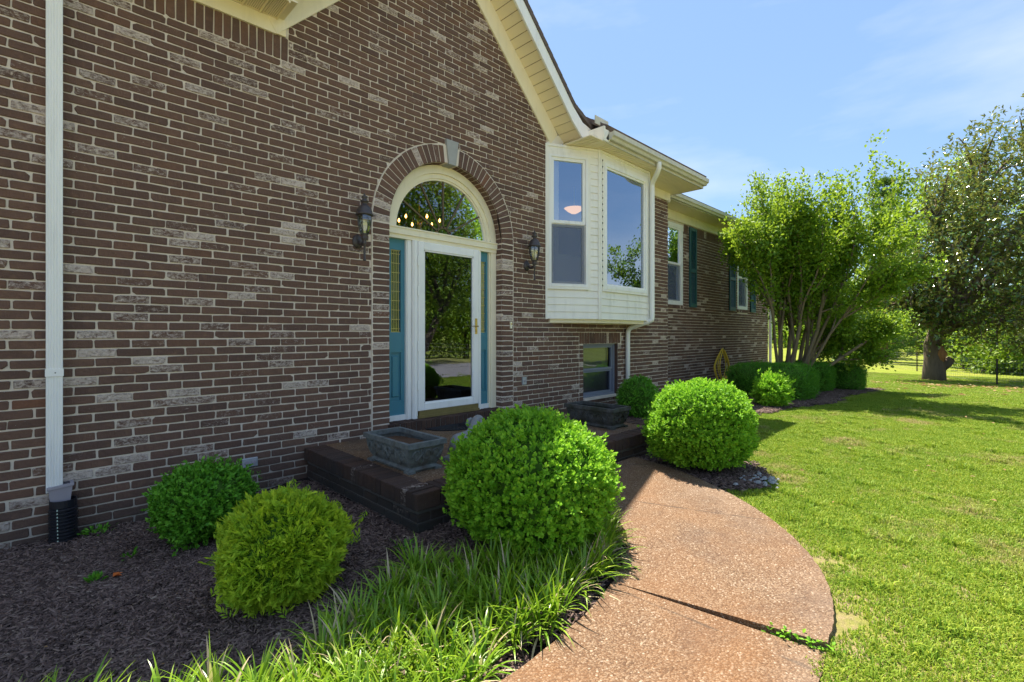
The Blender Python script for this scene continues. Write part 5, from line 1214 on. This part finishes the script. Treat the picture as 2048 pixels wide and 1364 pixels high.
o = leaf_mesh('orange_leaf', np.array([(.335,-1.06,gz(.335,-1.06)+.05)]*3), np.array([(1,.2,.15),(.6,.7,.1),(.8,-.5,.1)]), np.array([(0,0,1.),(.1,0,1),(0,.2,1)]), .05, .03, m_plain('orange', (.55,.13,.02), .6), [0,0,0]); tag(o, 'curled bright orange leaf lying on the dark mulch', 'leaf')

# ================================================================== trees
def grow(mb, rnd_, p, d, ln, rad, level, maxl, ends, nseg=5, wob=.12, upb=.10, split=(3,4), shr=.62, spread=.55, wall=None):
    pts = [p]; rs = [rad]; d = d/np.linalg.norm(d)
    for k in range(nseg):
        d = d+rnd_.normal(0, wob, 3)+np.array([0,0,upb]); d /= np.linalg.norm(d); q = pts[-1]+d*ln/nseg
        if wall is not None and q[1] > wall: q[1] = wall-.05; d[1] = -abs(d[1])*.3
        pts.append(q); rs.append(rad*(1-.45*(k+1)/nseg))
    mb.tube([tuple(q) for q in pts], rs, 8 if level == 0 else (6 if level == 1 else 4), cap=False)
    ends.append((level, pts))
    if level < maxl:
        for c_ in range(rnd_.integers(split[0], split[1]+1)):
            f = rnd_.uniform(.55, 1.0); j_ = min(nseg, int(f*nseg+.5)); dd = d+rnd_.normal(0, spread, 3)
            if dd[2] < -.1: dd[2] *= .3
            grow(mb, rnd_, pts[j_], dd, ln*shr*rnd_.uniform(.8,1.2), rs[j_]*.72, level+1, maxl, ends, nseg, wob, upb, split, shr, spread, wall)
def along(ends, lv, n, f0=.1, jit=.06):
    out = []; dirs = []
    sel = [e for e in ends if e[0] in lv]
    for i in range(n):
        l_, pts = sel[RNG.integers(len(sel))]; f = RNG.uniform(f0, 1.0)*(len(pts)-1); k = min(int(f), len(pts)-2); t = f-k
        out.append(pts[k]*(1-t)+pts[k+1]*t); dirs.append(pts[k+1]-pts[k])
    out = np.array(out); return out+RNG.normal(0, jit, out.shape), norm(np.array(dirs))

# crepe myrtle by the far corner of the wing
rc = np.random.default_rng(5); cb = np.array([12.25,-1.25,.15])
t = thing('crepe_myrtle', 'many stemmed crepe myrtle with bright green leaves at the far end of the house', 'tree', tuple(cb))
mb = MB(); ends = []
for k in range(15):
    a = 2*pi*k/15+rc.uniform(-.2,.2); ti = rc.uniform(.12,.46) if k % 3 else rc.uniform(.05,.25)
    d = np.array([cos(a)*sin(ti), sin(a)*sin(ti), cos(ti)])
    if d[1] > 0: d[1] *= .3
    d[0] += .05; d[1] -= .06
    grow(mb, rc, cb+np.array([cos(a)*.20, sin(a)*.16, 0]), d, rc.uniform(2.15,2.65), rc.uniform(.034,.056), 0, 2, ends, 6, .085, .07, (3,4), .60, .36, -.12)
# a couple of long low limbs reaching over the lawn
for a, ti, l_ in ((-.55,.8,2.1), (-.85,.85,1.9), (-.2,.75,2.0)):
    grow(mb, rc, cb+np.array([.1,-.1,0]), np.array([cos(a)*sin(ti), sin(a)*sin(ti), cos(ti)]), l_, .055, 0, 2, ends, 6, .07, .02, (3,4), .5, .5, -.12)
mb.build('trunk', M['crepe_bark'], t, smooth=True)
P1, D1 = along(ends, (2,), 7000, .05, .085); P2, D2 = along(ends, (1,), 2200, .25, .12)
tops = [e for e in ends if e[0] == 2 and e[1][-1][2] > 4.1]
Pq = np.concatenate([P1, P2]); Dq = np.concatenate([D1, D2]); m = 10
# upright leafy shoots at the crown top
sh_p = []; sh_d = []
for l_, pts in tops:
    tip = pts[-1]; h = rc.uniform(.25,.8)
    for q in range(7): f = RNG.random(); sh_p.append(tip+np.array([rc.normal(0,.07), rc.normal(0,.07), h*f])); sh_d.append((rc.normal(0,.3), rc.normal(0,.3), 1))
Pq = np.concatenate([Pq, np.array(sh_p)]); Dq = np.concatenate([Dq, norm(np.array(sh_d))])
okq = Pq[:,1] < -.1; Pq, Dq = Pq[okq], Dq[okq]
nn = len(Pq); pos = Pq[:,None]+RNG.normal(0,.065,(nn,m,3)); la = norm(Dq[:,None]*.6+RNG.normal(0,.7,(nn,m,3))+np.array([0,0,.1])); nrm_ = norm(RNG.normal(0,.6,(nn,m,3))+np.array([0,0,1.]))
pos[:,:,1] = np.minimum(pos[:,:,1], -.03)
S = RNG.uniform(.75,1.25,nn*m); leaf_mesh('crown', pos.reshape(-1,3), la.reshape(-1,3), nrm_.reshape(-1,3), .072*S, .047*S, M['crepe'], (RNG.random((nn,1))*.45+RNG.random((nn,m))*.5).ravel(), parent=t)

def blob_tree(name, label, base, blobs, mat, nclus, per, L_, W_, trunk_r, group=None, trunk_pts=None, spreadc=.16, seed=1, cat='tree', bark='bark', shellf=.62, flat=1.0):
    """crown as clusters in and on several blobs; limbs run from the trunk to each blob"""
    r = np.random.default_rng(seed); t = thing(name, label, cat, tuple(base), group); base = np.array(base, float)
    mb = MB(); tp = [base+np.array(p) for p in (trunk_pts or [(0,0,-.2),(.05,0,1.0),(0,.1,2.0)])]
    mb.tube([tuple(p) for p in tp], [trunk_r*(1.25-.5*i/(len(tp)-1)) for i in range(len(tp))], 10)
    for c_, R_ in blobs:
        c_ = np.array(c_, float); a = tp[-1]; mid = (a+c_)/2+r.normal(0,.15,3)*np.linalg.norm(c_-a)*.3; mb.tube(sm([tuple(a-np.array([0,0,.3])), tuple(mid), tuple(c_)], 4), np.linspace(trunk_r*.5, trunk_r*.12, 9), 6)
        for _ in range(5):
            d = r.normal(size=3); d /= np.linalg.norm(d); e = c_+d*R_*.85; mb.tube(sm([tuple(mid*.4+c_*.6), tuple((c_+e)/2+r.normal(0,.1*R_,3)), tuple(e)], 3), np.linspace(trunk_r*.2, trunk_r*.04, 7), 4)
    mb.build('trunk', M[bark], t, smooth=True)
    ps = []; 
    tot = sum(R_**2 for _, R_ in blobs)
    for c_, R_ in blobs:
        n_ = int(nclus*R_**2/tot); d = r.normal(size=(n_,3)); d /= np.linalg.norm(d, axis=1)[:,None]; rad = np.where(r.random(n_) < shellf, r.uniform(.82,1.08,n_), r.uniform(.3,.85,n_))*(1+lumps(d,.12,seed+7,3.0)); ps.append(np.array(c_)+d*(rad*R_)[:,None]*np.array([1,1,flat]))
    Pq = np.concatenate(ps); nn = len(Pq); ax = r.normal(size=(nn,3)); ax[:,2] = np.abs(ax[:,2])*.6; ax = norm(ax)
    pos = Pq[:,None]+r.normal(0,spreadc,(nn,per,3)); la = norm(ax[:,None]*.7+r.normal(0,.75,(nn,per,3))); nr_ = norm(r.normal(0,.5,(nn,per,3))+np.array([0,0,1.]))
    S = r.uniform(.75,1.25,nn*per); leaf_mesh('crown', pos.reshape(-1,3), la.reshape(-1,3), nr_.reshape(-1,3), L_*S, W_*S, mat, (r.random((nn,1))*.5+r.random((nn,per))*.5).ravel(), parent=t, droop=.08)
    return t
def at_px(px, py, Z):         # a picture direction turned into a place at a given distance
    X = (px-1024)/F_PX*Z; return (X*sin(TH)+Z*cos(TH), Z*sin(TH)-X*cos(TH)-DIST, CAMZ+(HOR-py)*Z/F_PX)
def gpt(px, Z): x, y, _ = at_px(px, 668, Z); return (x, y, gz(x, y))
mbase = gpt(1868, 19.9)
mag = blob_tree('magnolia', 'large magnolia with glossy dark leaves and broken trunk beside the wire fence', mbase,
    [(at_px(1880,540,19.5),2.1),(at_px(1830,580,19.5),1.5),(at_px(1790,600,19.8),1.1),(at_px(1870,400,20.5),1.5),(at_px(1960,330,20.5),1.7),(at_px(1990,560,19.5),2.6),(at_px(1930,460,20),2.3),(at_px(2060,420,20),3.0),(at_px(2110,300,20.5),2.6),(at_px(2130,560,19),2.8),(at_px(1830,470,20.5),1.4),(at_px(2030,640,19),1.3),(at_px(1868,650,19.3),1.0),(at_px(1925,650,19.3),1.1),(at_px(1800,620,19.5),1.0),(at_px(1780,540,20.5),1.0)],
    M['magnolia'], 3300, 8, .20, .090, .33, trunk_pts=[(0,0,-.25),(0,0,.4),(.03,.0,.9),(.0,.05,1.45),(.15,-.15,2.3)], spreadc=.15, seed=41, shellf=.5)
mb = MB(); q = np.array(mbase); rt = np.array([sin(TH), -cos(TH), 0]); fw_ = np.array([cos(TH), sin(TH), 0])
mb.tube([tuple(q-fw_*.20+rt*.08+np.array([0,0,.75])), tuple(q-fw_*.22+rt*.1+np.array([0,0,1.1])), tuple(q-fw_*.2+rt*.05+np.array([0,0,1.5]))], [.10,.20,.05], 8); mb.build('torn_wood', M['raw_wood'], mag, smooth=True)
mb = MB(); mb.tube([tuple(q+rt*.2+np.array([0,0,.5])), tuple(q+rt*.44-fw_*.1+np.array([0,0,.72])), tuple(q+rt*.6-fw_*.1+np.array([0,0,.88]))], [.22,.19,.15], 9); mb.build('limb_stub', M['bark'], mag, smooth=True)

TG = 'trees and shrubs beyond the wire fence'
def leafy(px, Z, top, w_m, label, mat='oak', seed=1, n_=700, name='broadleaf_tree', low=.25):
    b0 = gpt(px, Z); H = at_px(px, top, Z)[2]-b0[2]; r = np.random.default_rng(seed); bl = []
    for k in range(6): bl.append(((b0[0]+r.normal(0,w_m*.28), b0[1]+r.normal(0,w_m*.28), b0[2]+H*(low+(.86-low)*(k+.5)/6)), w_m*r.uniform(.30,.42)*(1.1 if k < 4 else .8)))
    s_ = max(1.0, Z/22); return blob_tree(name, label, b0, bl, M[mat], n_, 8, .16*s_, .10*s_, max(.06, H*.022), TG, [(0,0,-.3),(0,0,H*low*.6),(0,0,H*low)], .16*s_, seed)
leafy(2050, 27, 290, 6.0, 'tall bright yellow green tree behind the magnolia', seed=51, n_=1500, mat='crepe')
leafy(1600, 75, 600, 9, 'pale round tree in the field behind the crepe myrtle stems', seed=52, n_=500)
leafy(1668, 62, 590, 8, 'pale leafy tree far behind the hedge row', seed=53, n_=600, mat='crepe')
leafy(1722, 48, 585, 5, 'bushy dark tree left of the tall pine', seed=54, n_=700, low=.15)
leafy(1835, 70, 600, 9, 'rounded tree far behind the magnolia trunk', seed=55, n_=600, low=.12)
leafy(1905, 55, 585, 9, 'dense green tree behind the magnolia crown', seed=56, n_=800, low=.12)
leafy(1985, 50, 570, 10, 'dark green tree beyond the fence at the right edge', seed=57, n_=800, low=.1)
leafy(2070, 48, 560, 10, 'big dark tree just beyond the right edge of the lawn', seed=58, n_=700, low=.1)
leafy(1545, 90, 610, 10, 'distant tree just past the end of the house', seed=59, n_=400)
leafy(1925, 29, 668, 2.6, 'bright green low shrub right of the magnolia trunk', seed=61, n_=350, mat='crepe', name='wild_shrub', low=.12)
leafy(1965, 25, 690, 2.2, 'tangled low shrub behind the fence post', seed=62, n_=300, name='wild_shrub', low=.12)
leafy(2035, 27, 672, 3.0, 'dark low shrub behind the fence at the right edge', seed=63, n_=350, name='wild_shrub', low=.12)
leafy(1702, 38, 712, 1.6, 'small weedy clump at the foot of a fence post', seed=64, n_=140, name='wild_shrub', low=.1)
def pine(px, Z, top, w_m, label, seed, tiers=15, low=.1):
    b0 = np.array(gpt(px, Z)); H = at_px(px, top, Z)[2]-b0[2]; r = np.random.default_rng(seed); t = thing('pine_tree', label, 'tree', tuple(b0), TG); mb = MB(); mb.tube([tuple(b0-np.array([0,0,.2])), tuple(b0+np.array([0,0,H*.98]))], [H*.018, .02], 8); ps = []; ds = []
    for k in range(tiers):
        f = low+(1-low)*k/tiers; rad = w_m*(1-f)**.75*r.uniform(.8,1.1)+.15
        for a in np.arange(7)*2*pi/7+r.uniform(0,1):
            e = b0+np.array([cos(a)*rad*r.uniform(.7,1.1), sin(a)*rad*r.uniform(.7,1.1), H*f+rad*.22]); a0 = b0+np.array([0,0,H*f]); mb.tube([tuple(a0), tuple((a0+e)/2-np.array([0,0,.03*rad])), tuple(e)], [.03,.02,.008], 4)
            for _ in range(8): q = r.uniform(.3,1.05); ps.append(a0+(e-a0)*q+r.normal(0,.12,3)); ds.append((e-a0)/np.linalg.norm(e-a0)+np.array([0,0,.4]))
    mb.build('trunk', M['bark'], t, smooth=True); ps, ds = np.array(ps), norm(np.array(ds)); m_ = 12; nn = len(ps); pos = ps[:,None]+r.normal(0,.10,(nn,m_,3)); la = norm(ds[:,None]+r.normal(0,.65,(nn,m_,3)))
    s_ = max(1, Z/28); leaf_mesh('crown', pos.reshape(-1,3), la.reshape(-1,3), norm(r.normal(size=(nn*m_,3))), .26*s_, .045*s_, M['pine'], (r.random((nn,1))*.5+r.random((nn,m_))*.5).ravel(), parent=t)
pine(1768, 36, 345, 2.6, 'tall pine standing between the crepe myrtle and the magnolia', 71)
pine(1760, 40, 560, 2.6, 'short bushy evergreen below the tall pine', 72, 9, .02)
pine(1668, 44, 648, .9, 'young conifer by the fence left of the field gap', 73, 6, .15)
drv = MB(); xs_ = np.linspace(-20, 34, 28)
for i in range(27):
    q = [(xs_[i],-12.0),(xs_[i+1],-12.0),(xs_[i+1],-7.0),(xs_[i],-7.0)]; drv.add([(x, y, gz(x,y)+.03) for x, y in q], [(0,1,2,3)])
tag(drv.build('driveway', m_plain('gravel_drive', (.26,.24,.25), .95, .1, .2, 30, .5, 80)), kind='structure')
# trees across the front yard, seen mirrored in the door and window glass
r_ = 'trees across the front yard'
blob_tree('shade_tree', 'leaning leafy tree mirrored in the glass storm door', (11.2,-12.2,gz(11.2,-12.2)), [((12.0,-12.3,4.2),2.3),((13.8,-12.6,4.6),2.2),((10.6,-12.8,5.0),2.1),((12.6,-13.0,7.0),2.8),((15.0,-12.8,6.6),2.2),((10.4,-13.4,7.6),2.0),((12.6,-13.2,9.4),2.0)], M['oak'], 2600, 8, .17, .10, .17, r_, [(0,0,-.2),(.7,0,1.2),(1.5,0,2.6)], .2, 81)
blob_tree('shade_tree', 'leafy tree mirrored low in the large bay window pane', (27.0,-12.5,gz(27,-12.5)), [((27,-12.5,2.0),1.5),((28.8,-12.9,2.6),1.7),((30.2,-12.6,3.4),1.5)], M['oak'], 1000, 8, .18, .10, .16, r_, None, .2, 82)

for i, (x, y, w_) in enumerate(((17.0,-20.5,3.2),(21.5,-21.5,3.4))):
    blob_tree('shade_tree', ('round bushy tree mirrored behind the trunk in the storm door glass', 'second bushy tree mirrored at the right of the storm door glass')[i], (x,y,gz(x,y)), [((x-1.6,y,1.8),2.0),((x+1.5,y-.4,2.0),2.1),((x,y-.5,4.2),w_*.8)], M['oak'], 900, 8, .24, .15, .2, r_, None, .25, 90+i)
# ================================================================== wire fence
fn_ = thing('wire_fence', 'woven wire fence on thin dark posts along the far lawn edge', 'fence', gpt(1834, 25.7))
A, B = np.array(gpt(1994, 18.2)[:2]), np.array(gpt(1834, 25.7)[:2]); dv = (B-A)
mb = MB(); prev = None
for k in range(-2, 6):
    p = A+dv*k; z = gz(*p); m2 = MB(); m2.tube([(p[0],p[1],z-.2),(p[0],p[1],z+1.0)], .028, 6); m2.build('post', M['post'], fn_)
    if prev is not None:
        (q, zq) = prev
        for h in (.06,.2,.34,.5,.66,.82,.94): mb.tube([(q[0],q[1],zq+h),((p[0]+q[0])/2,(p[1]+q[1])/2,gz((p[0]+q[0])/2,(p[1]+q[1])/2)+h-.01),(p[0],p[1],z+h)], .0035, 3, cap=False)
        n_ = int(np.linalg.norm(p-q)/.22)
        for j in range(n_): f = j/n_; x, y = q+(p-q)*f; zz = gz(x,y); mb.tube([(x,y,zz+.05),(x,y,zz+.94)], .0028, 3, cap=False)
    prev = (p, z)
mb.build('wire_mesh', M['wire'], fn_, kind='stuff')
